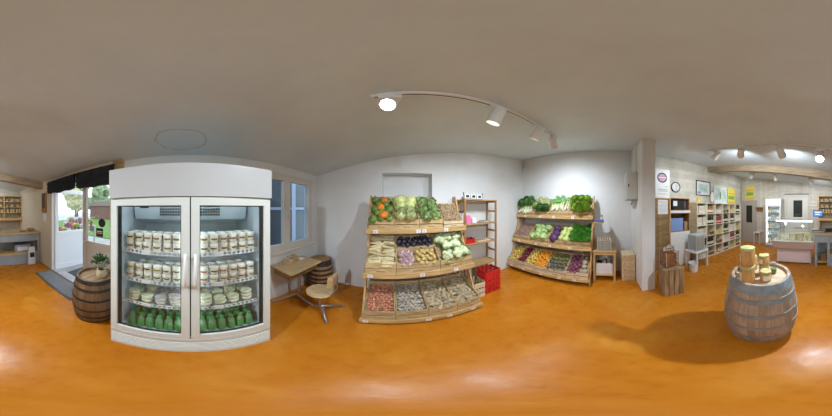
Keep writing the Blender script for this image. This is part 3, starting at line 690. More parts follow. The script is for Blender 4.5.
def parsnip(m):
    pts=[];n=8; L=random.uniform(.15,.20); b=random.uniform(-.02,.02)
    for i in range(n+1): t=i/n; pts.append((b*sin(pi*t),-L/2+L*t,.022+.004*sin(3*t)))
    m.tube(pts,[.010,.022,.024,.022,.019,.015,.011,.007,.003],9)
PARS=V(parsnip,[vm('parsnip_cream',(.72,.60,.34),.2,25)],4)
BEET=V(lambda m:(m.ell((0,0,.032),.036,.036,.032,12,8,.05),m.tube([(0,0,.06),(.004,.004,.085)],[.006,.003],5)),[vm('black_radish_skin',(.035,.03,.045),.4,30,.45)],3)
def garlic(m):
    m.ell((0,0,.022),.028,.028,.022,14,7,.02,rib=.12,nrib=7); m.tube([(0,0,.038),(.003,0,.058),(.01,.004,.07)],[.009,.005,.004],6)
GAR=V(garlic,[vm('pink_garlic',(.62,.42,.44),.3,30)],3); YPOT=V(lambda m:m.ell((0,0,.024),.034,.026,.024,10,7,.04),[vm('yellow_potato',(.66,.48,.17),.2,25)],3)
POT=V(lambda m:m.ell((0,0,.020),random.uniform(.026,.034),.021,.020,10,7,.05),[vm('earthy_potato',(.47,.37,.23),.3,30,.75)],4)
CAUL=V(lambda m:[m.ell((random.uniform(-.03,.03),random.uniform(-.03,.03),.065+random.uniform(0,.02)),.030,nu=9,nv=6,noise=.12) for _ in range(12)],[M_curd],2,name='cauliflower'); CLEAF=V(lambda m:head(m,.085,11,.5,.8,.15),[M_cleaf],2,name='outer_leaves')
SHAL=V(lambda m:(m.ell((0,0,.013),.021,.013,.013,9,6,.03),m.tube([(.02,0,.013),(.032,0,.014)],[.004,.002],5)),[vm('red_shallot',(.66,.27,.16),.35,40,.4,.3)],3)
SUNC=V(lambda m:(m.ell((0,0,.014),.022,.016,.014,9,6,.12),m.ell((.016,.006,.015),.010,nu=7,nv=5,noise=.1)),[vm('grey_garlic_skin',(.50,.43,.35),.45,30,.6,.3)],4)
NUT=V(lambda m:m.ell((0,0,.013),.017,.014,.013,9,6,.03),[vm('walnut_shell',(.55,.38,.22),.4,60,.7,.3)],3)
def leek(m):
    L=.30; pts=[(random.uniform(-.004,.004),-L/2+L*i/6,.016) for i in range(7)]; m.tube(pts,[.014,.015,.014,.013,.014,.020,.026],8)
    for a in (-.3,0,.3): ruff(m,.12,.035,.3,4,3,.1,M=TM((0,L/2-.03,.016),rz=a))
LEEK=V(leek,[ramp_z('leek_white_to_green',[(0,(.80,.80,.62)),(.45,(.66,.74,.40)),(.75,(.22,.42,.12)),(1,(.10,.26,.06))])],3)
def celery(m):
    for i in range(7):
        x=-.03+.01*i; m.tube([(x*.5,-.14,.02+random.uniform(-.008,.008)),(x,0,.024),(x*1.5,.08,.03)],[.008,.007,.005],6)
    for i in range(60): 
        ruff(m,.04,.03,.5,2,2,.3,M=TM((random.uniform(-.06,.06),random.uniform(.05,.14),random.uniform(.02,.06)),rz=random.uniform(-1,1)))
CEL=V(celery,[ramp_z('celery_white_to_green',[(0,(.74,.76,.50)),(.4,(.60,.70,.34)),(.62,(.20,.40,.10)),(1,(.10,.28,.06))])],3)
def curly(m):
    m.ell((0,0,.05),.055,.055,.04,9,6,.1)
    for i in range(110):
        a=random.uniform(0,6.28); e=random.uniform(0,1.5); r=.062
        ruff(m,.035,.035,.8,2,2,.5,M=TM((r*cos(a)*cos(e),r*sin(a)*cos(e),.045+r*sin(e)*.8),rz=a-1.57,rx=e*.7))
CUR=V(curly,[vm('parsley_green',(.14,.34,.09),.4,40)],3); LIME=V(curly,[M_let2],3); LAMB=V(lambda m:[ruff(m,.05,.024,.7,3,2,.2,M=TM((0,0,0.004),rz=i*.9,rx=.3+.1*(i%4))) for i in range(11)],[vm('lambs_lettuce_green',(.20,.55,.10),.35,20)],4)
CAB=V(lambda m:head(m,.085,11,.8,1.3,.06,0,0,.95),[M_cabp],3); PCAB=V(lambda m:head(m,.08,10,.82,1.3,.05,0,0,.95),[vm('purple_cabbage_leaf',(.13,.05,.16),.4,14)],2)
PEAR=V(lambda m:(m.ell((0,0,.05),.055,.055,.05,14,9,.02),m.ell((0,.055,.048),.035,.045,.035,12,8,.02)),[vm('pale_gourd',(.55,.62,.20),.2,10)],2)
SMALLRED=V(lambda m:m.ell((0,0,.014),.017,.017,.015,9,6,.03),[vm('pink_radish',(.45,.28,.22),.4,60)],2)
APY=V(lambda m:m.ell((0,0,.022),.025,.025,.022,11,7,.01),[vm('yellow_fruit_skin',(.72,.52,.10),.2,15,.4)],2); DRED=V(lambda m:m.ell((0,0,.022),.026,.026,.023,11,7,.02),[vm('dark_red_fruit_skin',(.20,.02,.03),.35,15,.4)],2); ORG=V(lambda m:m.ell((0,0,.024),.027,.027,.024,11,7,.01),[vm('orange_fruit_skin',(.85,.34,.02),.12,30,.4)],2)
ART=V(lambda m:head(m,.045,9,.75,1.3,.05),[vm('purple_green_artichoke',(.26,.24,.17),.5,30)],3); RON=V(lambda m:(m.ell((0,0,.026),.031,.031,.026,12,8,.01),m.tube([(0,0,.048),(.002,0,.066)],[.007,.002],6)),[vm('red_onion_skin',(.24,.07,.12),.35,18,.35)],3)
CELR=V(lambda m:m.ell((0,0,.04),.048,.048,.042,12,8,.10),[vm('celeriac_skin',(.58,.50,.38),.35,18,.8)],3)

# ------------------------------------------------------------------ display crates and tiered stands
M_label=M_paper
def crate(P,w,D,R,h,lift,lab,mf=None,group=None):
    """P: matrix of the front bottom left corner. Slatted crate, front and back upright, base rising by R over D."""
    mf=mf or M_crate
    t=thing('display_crate',lab,'crate',M=P,group=group); e=.010
    m=MB(); m.box(0,w,0,e,0,.44*h); m.box(0,w,0,e,.54*h,h); m.box(.0,.025,e,e*2,0,h); m.box(w-.025,w,e,e*2,0,h); 
    m.box(w*.36,w*.64,-.0006,.0,.17*h,.26*h,1); m.build('front_panel',[mf,M_brownwood],t)
    m=MB(); m.box(0,w,D-e,D,R,R+.45*h); m.box(0,w,D-e,D,R+.55*h,R+h); m.build('back_panel',mf,t)
    for x in (0,w-e):
        m=MB()
        for a,b in ((0,.45),(.55,1)):
            y0,y1=e,D-e; z=lambda y:R*y/D
            m.hexa([(x,y0,z(y0)+a*h),(x+e,y0,z(y0)+a*h),(x+e,y1,z(y1)+a*h),(x,y1,z(y1)+a*h),(x,y0,z(y0)+b*h),(x+e,y0,z(y0)+b*h),(x+e,y1,z(y1)+b*h),(x,y1,z(y1)+b*h)])
        m.build('side_panel',M_cratein,t)
    m=MB(); y0,y1=e,D-e; z=lambda y:R*y/D+lift
    m.hexa([(e,y0,z(y0)-.008),(w-e,y0,z(y0)-.008),(w-e,y1,z(y1)-.008),(e,y1,z(y1)-.008),(e,y0,z(y0)),(w-e,y0,z(y0)),(w-e,y1,z(y1)),(e,y1,z(y1))]); m.build('base',M_cratein,t)
    return dict(P=P,w=w,D=D,R=R,h=h,lift=lift)
def fill(c,region,protos,name,cat,lab,group,step,layers=1,dz=None,jit=.3,rot='any',up=None,child=None,childname='part',scale=(.9,1.12)):
    """protos laid in staggered rows over region (x0,x1,y0,y1 as fractions)"""
    w,D,R=c['w'],c['D'],c['R']; sl=sqrt(D*D+R*R); th=atan2(R,D)
    x0,x1,y0,y1=region; e=.014; X0=e+x0*(w-2*e); X1=e+x1*(w-2*e); Y0=e+y0*(sl-2*e); Y1=e+y1*(sl-2*e)
    sh=(c['lift']*cos(th)+.018)*tan(th); Y0+=sh; Y1+=sh
    sx,sy=(step if isinstance(step,tuple) else (step,step*.87)); dz=dz or sx*.6
    n=0
    for k in range(layers):
        nx=max(1,int((X1-X0+.001)/sx)); ny=max(1,int((Y1-Y0+.001)/sy))
        ax=(X1-X0)/nx; ay=(Y1-Y0)/ny
        for j in range(ny):
            nxx=nx-(1 if ((j+k)%2 and nx>2) else 0); off=ax*.5 if nxx==nx else ax
            for i in range(nxx):
                x=X0+off+ax*i+random.uniform(-jit,jit)*ax*.35; y=Y0+ay*(.5+j)+random.uniform(-jit,jit)*ay*.35
                if k and random.random()<.12: continue
                if k and rot!='leek' : y+=0
                me=random.choice(protos); sc=random.uniform(*scale)
                r={'any':random.uniform(0,6.28),'x':random.choice([pi/2,-pi/2])+random.uniform(-.25,.25),'y':random.uniform(-.12,.12)}[rot]
                M=c['P']@Matrix.Rotation(th,4,'X')@TM((x,y,c['lift']*cos(th)+k*dz+random.uniform(0,.1)*dz),rz=r)
                if rot=='any' : M=M@Matrix.Rotation(random.uniform(-.3,.3),4,'X')
                elif rot=='tumble': pass
                M=M@Matrix.Scale(sc,4)
                o=bpy.data.objects.new(name,me); C.objects.link(o); o.matrix_world=M; tag(o,lab,cat,group); n+=1
                if child: 
                    ch=bpy.data.objects.new(childname,random.choice(child)); C.objects.link(ch); ch.parent=o
                    if childname=='stem': ch.location=(0,0,.082)
    return n
def price(parent,u,v,z,w=.06,h=.045):
    m=MB(); m.box(u-w/2,u+w/2,v-.0035,v-.001,z-h/2,z+h/2); m.box(u-w*.35,u+w*.3,v-.0042,v-.0035,z+h*.12,z+h*.24,1); m.box(u-w*.2,u+w*.2,v-.0042,v-.0035,z-h*.28,z-h*.08,1)
    m.build('price_card',[M_paper,M_ink],parent)
def stand(lab,org,rz,W,tiers,Hs,depth,extra=0):
    """tiers: (v, z, D, R)"""
    t=thing('vegetable_stand',lab,'display stand',(org[0],org[1],0),rz)
    def stile(u,w_=.05):
        m=MB(); z1=Hs; v0,v1=tiers[0][0]+.04,depth-.06
        m.hexa([(u,v0,0),(u+.022,v0,0),(u+.022,v0+.08,0),(u,v0+.08,0),(u,v1-.04,z1),(u+.022,v1-.04,z1),(u+.022,v1+.04,z1),(u,v1+.04,z1)]); m.build('side_board',M_pinez,t)
        m=MB(); m.box(u,u+.022,depth-.04,depth,0,z1); m.build('rear_post',M_pinez,t)
        for v,z,D,R in tiers:
            m=MB(); m.hexa([(u,v+.0,z-.075),(u+.022,v,z-.075),(u+.022,depth-.04,z-.075+R*(depth-.04-v)/D),(u,depth-.04,z-.075+R*(depth-.04-v)/D),(u,v,z-.015),(u+.022,v,z-.015),(u+.022,depth-.04,z-.015+R*(depth-.04-v)/D),(u,depth-.04,z-.015+R*(depth-.04-v)/D)]); m.build('tier_bearer',M_piney,t)
    stile(-.024); stile(W+.002)
    for v,z,D,R in tiers:
        m=MB(); m.bev(-.03,W+.03,v-.024,v-.004,z-.06,z+.012,.003); m.build('front_rail',M_pine,t)
        for k in range(3):
            y=D*(.12+.36*k); zz=R*y/D+z; s_=R/D*.06
            m=MB(); m.hexa([(0,v+y,zz-.018),(W,v+y,zz-.018),(W,v+y+.06,zz-.018+s_),(0,v+y+.06,zz-.018+s_),(0,v+y,zz-.003),(W,v+y,zz-.003),(W,v+y+.06,zz-.003+s_),(0,v+y+.06,zz-.003+s_)]); m.build('tier_slat',M_pine,t)
    return t
# --- left stand
A1=radians(3.8); O1=(-.37,1.31); W1=1.37
T1=[(0,.10,.48,.21),(.18,.775,.44,.29),(.40,1.318,.36,.33)]
st1=stand('three tier wooden vegetable stand in front of the niche, left stand',O1,A1,W1,T1,1.80,.80)
B1=TM((O1[0],O1[1],0),rz=A1)
def cr1(k,u0,u1,h,lift,lab,mf=None,D=None,dv=0): v,z,D_,R=T1[k]; D0=D_; D_=D or D_; return crate(B1@TM((u0+.003,v+dv,z+R*dv/D0)),u1-u0-.006,D_,R*D_/D0,h,lift,lab,mf)
for u in (.04,.42+.26,.92,1.24): price(st1,u,-.024,.065)
price(st1,.06,.18-.024,.75); price(st1,.66,.18-.024,.75); price(st1,1.10,.18-.024,.75)
price(st1,.10,.40-.024,1.29); price(st1,.66,.40-.024,1.29); price(st1,.74,.40-.024,1.29); price(st1,1.06,.40-.024,1.29)
L='of the left stand'
c=cr1(0,0,.345,.172,.092,'slatted crate of red shallots, bottom tier of the left stand, leftmost')
fill(c,(0,1,0,1),SHAL,'shallot','vegetable','small red shallot in the bottom left crate '+L,'red shallots',.045,2,.016,.5,scale=(1.1,1.4))
c=cr1(0,.345,.69,.172,.092,'slatted crate of grey garlic, bottom tier of the left stand beside the shallots')
fill(c,(0,1,0,1),SUNC,'jerusalem_artichoke','vegetable','small knobbly greyish tuber in the crate next to the red shallots','knobbly grey tubers',.048,2,.018,.5,scale=(1.1,1.4))
c=cr1(0,.69,1.03,.172,.082,'crate of potatoes on the bottom tier of the left stand, third from left')
fill(c,(0,1,0,1),POT,'potato','potato','earthy brown potato in the third bottom crate '+L,'potatoes in the third bottom crate',.060,2,.024,.4,scale=(1.25,1.5))
c=cr1(0,1.03,1.37,.172,.082,'crate of potatoes at the bottom right end of the left stand')
fill(c,(0,1,0,1),POT,'potato','potato','earthy brown potato in the bottom right end crate '+L,'potatoes in the end crate',.058,2,.024,.4,scale=(1.15,1.4))
c=cr1(1,0,.36,.15,.07,'crate of cream parsnips, middle tier of the left stand')
fill(c,(0,1,0,1),PARS,'parsnip','parsnip','cream parsnip lying in the middle left crate '+L,'parsnips',(.16,.040),2,.028,.3,'x')
c=cr1(1,.36,.895,.145,.055,'wide crate of garlic and yellow potatoes, middle tier front of the left stand',D=.235)
fill(c,(0,.42,0,1),GAR,'garlic_bulb','garlic','pinkish garlic bulb in the middle tier front crate '+L,'pink garlic bulbs',.058,2,.03)
fill(c,(.43,1,0,1),YPOT,'yellow_potato','potato','yellow potato beside the garlic in the middle tier front crate','yellow potatoes beside the garlic',.062,2,.032)
c=cr1(1,.36,.895,.13,.06,'wide crate of black radishes behind the garlic on the middle tier',D=.20,dv=.24)
fill(c,(0,1,0,1),BEET,'black_radish','vegetable','round black radish in the rear middle crate '+L,'black radishes',.070,2,.035)
c=cr1(1,.895,1.37,.14,.05,'crate of cauliflowers, middle tier right end of the left stand')
fill(c,(.07,.93,.06,.97),CAUL,'cauliflower','cauliflower','white cauliflower wrapped in green leaves, middle tier right '+L,'cauliflowers',(.125,.13),1,jit=.25,child=CLEAF,childname='outer_leaves',scale=(1.3,1.5))
c=cr1(2,0,.34,.13,.06,'crate of orange and green squashes, top tier left of the left stand')
fill(c,(0,1,0,1),SQG,'green_squash','squash','dark green small squash in the top left crate '+L,'green squashes',(.078,.08),1,child=[STEM],childname='stem')
fill({**c,'lift':.105},(.12,.95,.0,.95),SQO,'orange_squash','squash','bright orange squash lying on green ones, top left crate '+L,'orange squashes',(.13,.13),1,jit=.8,child=[STEM],childname='stem',scale=(.8,1.0))
c=cr1(2,.34,.68,.13,.03,'crate of pale romanesco and endive, top tier second crate of the left stand')
fill(c,(.04,.96,.05,.5),ENDIVE,'endive_head','lettuce','pale yellow green endive head in the second top crate '+L,'pale endives',(.125,.10),1,scale=(1.3,1.5))
fill(c,(.04,.96,.5,.97),ROM,'romanesco','cabbage','pale romanesco head in the second top crate '+L,'romanescos',(.125,.10),1,scale=(1.45,1.75))
c=cr1(2,.68,1.02,.13,.03,'crate of green lettuces, top tier third crate of the left stand')
fill(c,(.04,.96,.05,.97),LET,'lettuce','lettuce','green lettuce head in the third top crate '+L,'lettuces on the left stand',(.125,.11),1,scale=(1.25,1.5))
c=cr1(2,1.03,1.36,.09,.055,'pale crate of walnuts at the right end of the top tier',M_pale,D=.30)
fill(c,(0,1,0,1),NUT,'walnut','nut','small brown walnut in the pale crate at the top right '+L,'walnuts',.036,2,.018,.5)
# --- right stand
A2=radians(-92.7); O2=(2.42,2.22); W2=1.90
T2=[(0,.17,.44,.27),(.20,.80,.40,.27),(.38,1.42,.27,.30)]
st2=stand('three tier wooden vegetable stand in the right corner, right stand',O2,A2,W2,T2,1.86,.66)
B2=TM((O2[0],O2[1],0),rz=A2)
def cr2(k,u0,u1,h,lift,lab,mf=None): v,z,D,R=T2[k]; return crate(B2@TM((u0+.003,v,z)),u1-u0-.006,D,R,h,lift,lab,mf)
for k,us in ((0,(.15,.5,.95,1.35,1.65)),(1,(.2,.7,1.05,1.5)),(2,(.25,.7,1.05,1.5))):
    v,z,D,R=T2[k]
    for u in us: price(st2,u,v-.024,z-.025)
E='of the right stand'
c=cr2(0,0,.52,.15,.09,'crate of yellow and dark red fruit at the bottom left of the right stand',M_pale)
fill(c,(0,.55,0,1),APY,'yellow_apple','fruit','small yellow fruit in the bottom left crate '+E,'yellow fruit in the bottom left crate',.056,2,.03)
fill(c,(.55,1,0,1),DRED,'dark_red_plum','fruit','dark red round fruit in the bottom left crate '+E,'dark red fruit',.056,2,.03)
c=cr2(0,.52,1.04,.15,.09,'crate of yellow and orange fruit, second on the bottom tier of the right stand',M_pale)
fill(c,(0,.4,0,1),APY,'yellow_apple','fruit','small yellow fruit beside the oranges '+E,'yellow fruit beside the oranges',.056,2,.03)
fill(c,(.4,1,0,1),ORG,'mandarin','fruit','bright orange mandarin in the second bottom crate '+E,'mandarins',.058,2,.03)
c=cr2(0,1.04,1.47,.15,.08,'crate of green leaves and small artichokes, third on bottom tier of right stand',M_pale)
fill(c,(0,1,0,.55),ART,'small_artichoke','vegetable','small purple green artichoke in the third bottom crate '+E,'small artichokes',(.075,.072),1,scale=(1.2,1.4))
fill(c,(0,1,.55,1),V(lambda m:head(m,.045,10,.6,1.0,.25),[vm('pale_lettuce',(.38,.40,.16),.3,30)],2),'small_lettuce','lettuce','small pale lettuce behind the artichokes '+E,'small lettuces behind artichokes',(.075,.075),1,scale=(1.2,1.4))
c=cr2(0,1.47,1.90,.15,.08,'pale crate of red onions and celeriac at the bottom right of the right stand',M_pale)
fill(c,(0,.62,0,1),RON,'red_onion','onion','purple red onion in the bottom right crate '+E,'red onions',.062,2,.034)
fill(c,(.62,1,0,1),CELR,'celeriac','vegetable','rough beige celeriac beside the red onions','celeriac roots',(.09,.10),1)
c=cr2(1,0,.46,.12,.07,'crate of small pink radishes, middle tier left of the right stand')
fill(c,(0,1,0,1),SMALLRED,'pink_radish','radish','small pink radish in the middle left crate '+E,'pink radishes',.040,2,.02)
c=cr2(1,.46,.98,.12,.04,'crate of pale green cabbages on the middle tier of the right stand')
fill(c,(.07,.93,0,1),CAB,'green_cabbage','cabbage','pale green cabbage on the middle tier '+E,'pale green cabbages',(.125,.12),1,scale=(1.25,1.5))
c=cr2(1,.98,1.47,.12,.04,'crate of purple cabbages and pale gourds on the middle tier of the right stand')
fill(c,(0,.5,0,1),PCAB,'purple_cabbage','cabbage','purple cabbage on the middle tier '+E,'purple cabbages',(.115,.125),1,scale=(1.2,1.45))
fill(c,(.5,1,0,1),PEAR,'pale_gourd','gourd','pale yellow green gourd beside the purple cabbages','pale gourds',(.11,.15),1,rot='y',scale=(1.1,1.3))
c=cr2(1,1.47,1.90,.12,.075,'crate of bright green lambs lettuce, middle tier right of the right stand')
fill(c,(0,1,0,1),LAMB,'lambs_lettuce_rosette','salad','bright green salad rosette in the middle right crate '+E,'salad rosettes',.060,2,.03,.8,scale=(1.2,1.8))
c=cr2(2,0,.44,.10,.05,'crate of curly parsley and leeks, top tier left of the right stand')
fill(c,(0,1,.0,.6),LEEK,'leek','leek','white and green leek in the top left crate '+E,'leeks top left',(.05,.2),2,.03,.4,'y')
fill({**c,'lift':.08},(0,1,.4,1),CUR,'parsley_bunch','herb','bushy dark green parsley bunch in the top left crate '+E,'parsley bunches top left',(.13,.11),1,scale=(1.2,1.5))
c=cr2(2,.44,.94,.10,.04,'crate of endive and curly kale, second crate on top tier of right stand')
fill(c,(.25,1,0,.45),CUR,'curly_kale','cabbage','dark green curly kale bunch, second top crate '+E,'curly kale bunches',(.12,.09),1,scale=(1.25,1.5))
fill(c,(0,1,.45,1),ENDIVE,'white_endive','lettuce','white green endive behind the curly kale','endives behind kale',(.12,.10),1,scale=(1.3,1.6))
c=cr2(2,.94,1.40,.10,.05,'crate of celery and leeks, third crate on the top tier of the right stand')
fill(c,(0,1,.1,1),LEEK+CEL,'celery_stalk','celery','long white and green stalk in the third top crate '+E,'long stalks third top crate',(.062,.32),2,.03,.4,'y')
c=cr2(2,1.40,1.90,.10,.05,'crate of lime green salad at the top right end of the right stand')
fill(c,(.07,.93,.03,.97),LIME,'lime_green_salad','lettuce','frilly lime green salad head in the top right crate '+E,'lime green salads',(.105,.10),1,scale=(1.2,1.4))

# ------------------------------------------------------------------ oiled wooden shelf unit between the stands
t=thing('wooden_shelf_unit','narrow brown wooden shelf unit with ladder sides between the two vegetable stands','shelf',(1.05,1.93,0))
SW,SD,SH_=.72,.30,1.755
for x in (0,SW-.03):
    for y in (0,SD-.03):
        m=MB(); m.box(x,x+.03,y,y+.03,0,SH_); m.build('post',M_brownwood,t)
    for z in (.25,.49,.72,.93,1.13,1.29,1.52,1.71):
        m=MB(); m.box(x+.005,x+.025,.03,SD-.03,z,z+.035); m.build('rung',M_brownwood,t)
M_shelfb=wood('brown_shelf_board',(.46,.28,.13),.7,4,0)
for z in (.50,.945,1.305,1.735):
    m=MB(); m.box(.03,SW-.03,0,SD,z,z+.02); m.build('shelf_board',M_shelfb,t)
m=MB(); m.bev(1.05,1.45,2.03,2.10,1.7555,1.79,.004); m.box(1.05,1.45,2.03,2.04,1.79,1.83,0)
for k in range(3):
    x=1.075+.125*k; m.box(x,x+.105,2.02,2.029,1.765,1.84,1); m.box(x+.022,x+.083,2.016,2.02,1.782,1.822,2)
m.tube([(1.055,2.03,1.83),(1.055,2.03,1.87)],.008,6,2); m.tube([(1.445,2.03,1.83),(1.445,2.03,1.87)],.008,6,2)
o=m.build('letter_tile_holder',[wood('olive_wood_tray',(.30,.27,.15),.7),M_paper,M_black]); o.location=(0,-.06,0); tag(o,'little wooden holder with three framed white tiles on the brown shelf unit','ornament')
M_pinkish=mat('pink_plastic',(.78,.18,.35),.4)
def bag(name,x,y,z,w,d,h,mt,lab,cat):
    m=MB(); m.hexa([(-w/2,-d/2,0),(w/2,-d/2,0),(w/2,d/2,0),(-w/2,d/2,0),(-w*.45,-d*.3,h*.8),(w*.45,-d*.3,h*.8),(w*.45,d*.3,h*.8),(-w*.45,d*.3,h*.8)]); m.hexa([(-w*.45,-d*.3,h*.8),(w*.45,-d*.3,h*.8),(w*.45,d*.3,h*.8),(-w*.45,d*.3,h*.8),(-w*.4,-d*.05,h),(w*.4,-d*.05,h),(w*.4,d*.05,h),(-w*.4,d*.05,h)])
    o=m.build(name,mt); o.location=(x,y,z); return tag(o,lab,cat)
bag('paper_packet',1.17,2.02,1.325,.10,.08,.15,M_pinkish,'pink packet standing on the second board of the brown shelf unit','packet')
bag('paper_packet',1.33,2.08,1.325,.09,.07,.10,M_paper,'white packet behind the flat stack on the brown shelf unit','packet')
for k in range(3):
    m=MB(); m.bev(0,.20,0,.14,0,.012,.003); o=m.build('flat_tray',[M_grey,M_pale,M_grey][k]); o.location=(1.45+.01*k,1.98,1.3255+.0125*k); tag(o,('grey flat tray lowest in the small pile','pale wooden flat tray in the middle of the small pile','grey flat tray topmost in the small pile')[k]+' on the brown shelf unit','tray')
def bin_(name,x,y,z,w,d,h,mt,lab,cat='crate',rz=0,slots=True,lattice=4):
    t=thing(name,lab,cat,(x,y,z),rz); e=.008; g=.02
    m=MB(); m.box(-w/2+.01,w/2-.01,-d/2+.01,d/2-.01,0,.01); m.build('base',mt,t)
    for s_ in (-1,1):
        for ax in (0,1):
            m=MB(); a=w/2 if ax==0 else d/2; b=(d/2) if ax==0 else (w/2)
            for k in range(lattice):
                z0=.005+h*k/lattice; z1=h*(k+.72 if k<lattice-1 else k+1)/lattice
                if ax==0: m.box(min(s_*a,s_*(a-e)),max(s_*a,s_*(a-e)),-b,b,z0,z1)
                else: m.box(-b+e,b-e,min(s_*a,s_*(a-e)),max(s_*a,s_*(a-e)),z0,z1)
            for u in (-.8,-.27,.27,.8):
                if ax==0: m.box(min(s_*(a+.003),s_*(a-e)),max(s_*(a+.003),s_*(a-e)),u*b-.012,u*b+.012,.0,h)
                else: m.box(u*b-.012,u*b+.012,min(s_*(a+.003),s_*(a-e)),max(s_*(a+.003),s_*(a-e)),.0,h)
            m.build('side_panel',mt,t)
    return t
bin_('red_plastic_crate',1.44,1.775,0,.32,.25,.24,M_red,'red plastic crate on the floor under the brown shelf unit, lower one')
bin_('red_plastic_crate',1.44,1.775,.242,.32,.25,.24,M_red,'red plastic crate stacked on another red crate by the brown shelf unit')
bin_('small_red_basket',1.20,2.04,.965,.18,.14,.085,M_red,'small red basket on the third board of the brown shelf unit','basket',0,True,2)
m=MB(); m.bev(0,.28,0,.16,0,.02,.004); m.bev(.02,.2,.02,.13,.02,.035,.003,1); o=m.build('folded_paper_bags',[M_pale,M_grey]); o.location=(1.36,1.97,.9655); tag(o,'flat pile of folded bags beside the small red basket','bags')
bin_('wooden_harvest_crate',1.15,1.76,0,.20,.26,.33,M_pale,'small pale wooden crate on the floor at the right end of the left stand','crate',0,True,3)

# ------------------------------------------------------------------ side table, egg trays, crate stack
t=thing('side_table','narrow pine side table joined to the right stand with egg trays on top','table',(2.60,.04,0))
for x in (0,.40):
    for y in (-.20,.20):
        m=MB(); m.box(x-.02,x+.02,y-.02,y+.02,0,.70); m.build('leg',M_pinez,t)
m=MB(); m.bev(-.03,.43,-.24,.24,.70,.722,.003); m.build('tabletop',M_piney,t)
m=MB(); m.box(-.02,.42,-.20,.20,.15,.17); m.build('lower_shelf',M_piney,t)
m=MB(); m.box(-.021,-.001,-.18,.18,.64,.70); m.build('apron',M_piney,t)
M_egg=mat('grey_egg_cardboard',(.50,.47,.40),.9,0,.15,20); M_eggs=vm('egg_shell',(.62,.42,.28),.1,10)
def egg_mesh(top):
    m=MB(); n=6; p=.048; w=n*p
    m.box(-w/2,w/2,-w/2,w/2,.012,.016)
    for i in range(n):
        for j in range(n):
            m.lathe([(.012,0),(.020,.014),(.017,.030)],6,c=(-w/2+p*(i+.5),-w/2+p*(j+.5),0),cap=False)
            if top: m.ell((-w/2+p*(i+.5),-w/2+p*(j+.5),.032),.019,.019,.024,8,6,m=1)
    m.box(-w/2-.004,w/2+.004,-w/2-.004,-w/2,.008,.024); m.box(-w/2-.004,w/2+.004,w/2,w/2+.004,.008,.024); m.box(-w/2-.004,-w/2,-w/2,w/2,.008,.024); m.box(w/2,w/2+.004,-w/2,w/2,.008,.024)
    return m.mesh('egg_tray',[M_egg,M_eggs])
EM=egg_mesh(False); ET=egg_mesh(True)
for k in range(7):
    o=bpy.data.objects.new('egg_tray',ET if k==6 else EM); C.objects.link(o); o.location=(2.76,.04+random.uniform(-.006,.006),.723+.033*k); tag(o,('topmost egg tray full of eggs in the stack on the pine side table' if k==6 else 'grey cardboard egg tray inside the stack on the pine side table'),'egg tray',None if k==6 else 'stacked egg trays')
bin_('white_plastic_crate',2.78,.04,.1705,.30,.34,.26,mat('white_crate_plastic',(.72,.70,.72),.4),'white crate on the lower shelf of the pine side table','crate',0,True,1)
for k in range(3):
    m=MB(); m.bev(-.10,.10,-.04,.04,0,.24,.01); o=m.build('carton',[M_egg,M_pale,M_black][k]); o.location=(2.78,-.05+.1*k,.1815); tag(o,('grey carton','pale brown carton','black carton')[k]+' standing in the white crate under the side table','carton')
# little side shelf with blue tray
t=thing('bracket_shelf','small pine bracket shelf at the upper end of the right stand','shelf',(2.62,.0,1.30))
m=MB(); m.box(0,.24,.05,.26,0,.018); m.build('shelf_board',M_piney,t)
m=MB(); m.box(0,.24,.24,.262,-.08,0); m.build('bracket',M_piney,t)
m=MB(); m.bev(2.63,2.85,.06,.24,1.3185,1.36,.004); tag(m.build('blue_tray',mat('blue_plastic',(.08,.14,.42),.4)),'blue tray on the small bracket shelf beside the lime green salad','tray')
for k in range(4):
    m=MB(); m.lathe([(.018,0),(.021,.06),(.017,.085),(.019,.10)],12); m.lathe([(.0188,.012),(.0214,.055)],12,m=1,cap=False); o=m.build('small_jar',[glassy:=mat('green_preserve',(.30,.34,.18),.3,0,.3,30),M_paper],None,True); o.location=(2.66+.05*k,.10,1.3605); tag(o,'small greenish jar standing in the blue tray','jar','small jars in the blue tray')
for k in range(4):
    m=MB(); m.bev(-.17,.17,-.13,.13,0,.155,.004); m.box(-.171,.171,-.131,.131,.06,.066,1); m.box(-.171,.171,-.131,.131,.11,.116,1)
    o=m.build('cream_wooden_box',[M_pale,M_pine]); o.location=(2.75+.006*k,-.44,.1565*k+.0); tag(o,('lowest','second lowest','second highest','topmost')[k]+' pale wooden box of the stack against the partition','box')
# meter box on the partition
t=thing('electric_meter_box','grey metal electric meter box mounted on the partition wall','electrical box',(2.46,-.59,1.75))
m=MB(); m.bev(0,.34,0,.22,0,.56,.008); m.build('housing',mat('meter_box_grey',(.50,.50,.46),.4,0,.05,5),t)
m=MB(); m.bev(-.012,0,.015,.205,.02,.54,.004); m.build('box_door',mat('meter_box_door',(.60,.60,.56),.4),t)
m=MB(); m.bev(-.02,-.012,.165,.185,.25,.31,.003); m.build('latch',M_black,t)
m=MB(); m.tube([(.04,.10,-.001),(.04,.10,-.05),(.10,.10,-.075),(.18,.10,-.075),(.22,.05,-.02)],.018,10); m.build('cable_gland',M_grey,t,True)
m=MB(); m.box(2.50,2.58,-.59,-.54,2.32,cz(2.5)-.02); tag(m.build('cable_duct',M_white),'white cable duct rising from the meter box to the ceiling','cable duct')
m=MB(); m.bev(XR-.06,XR,YB-.10,YB-.02,2.72,2.80,.01); m.lathe([(.015,0),(.012,.012)],12,M=TM((XR-.06,YB-.06,2.755),ry=-pi/2),m=1); tag(m.build('motion_sensor',[M_white,M_grey]),'tiny white sensor high in the corner above the right stand','sensor')

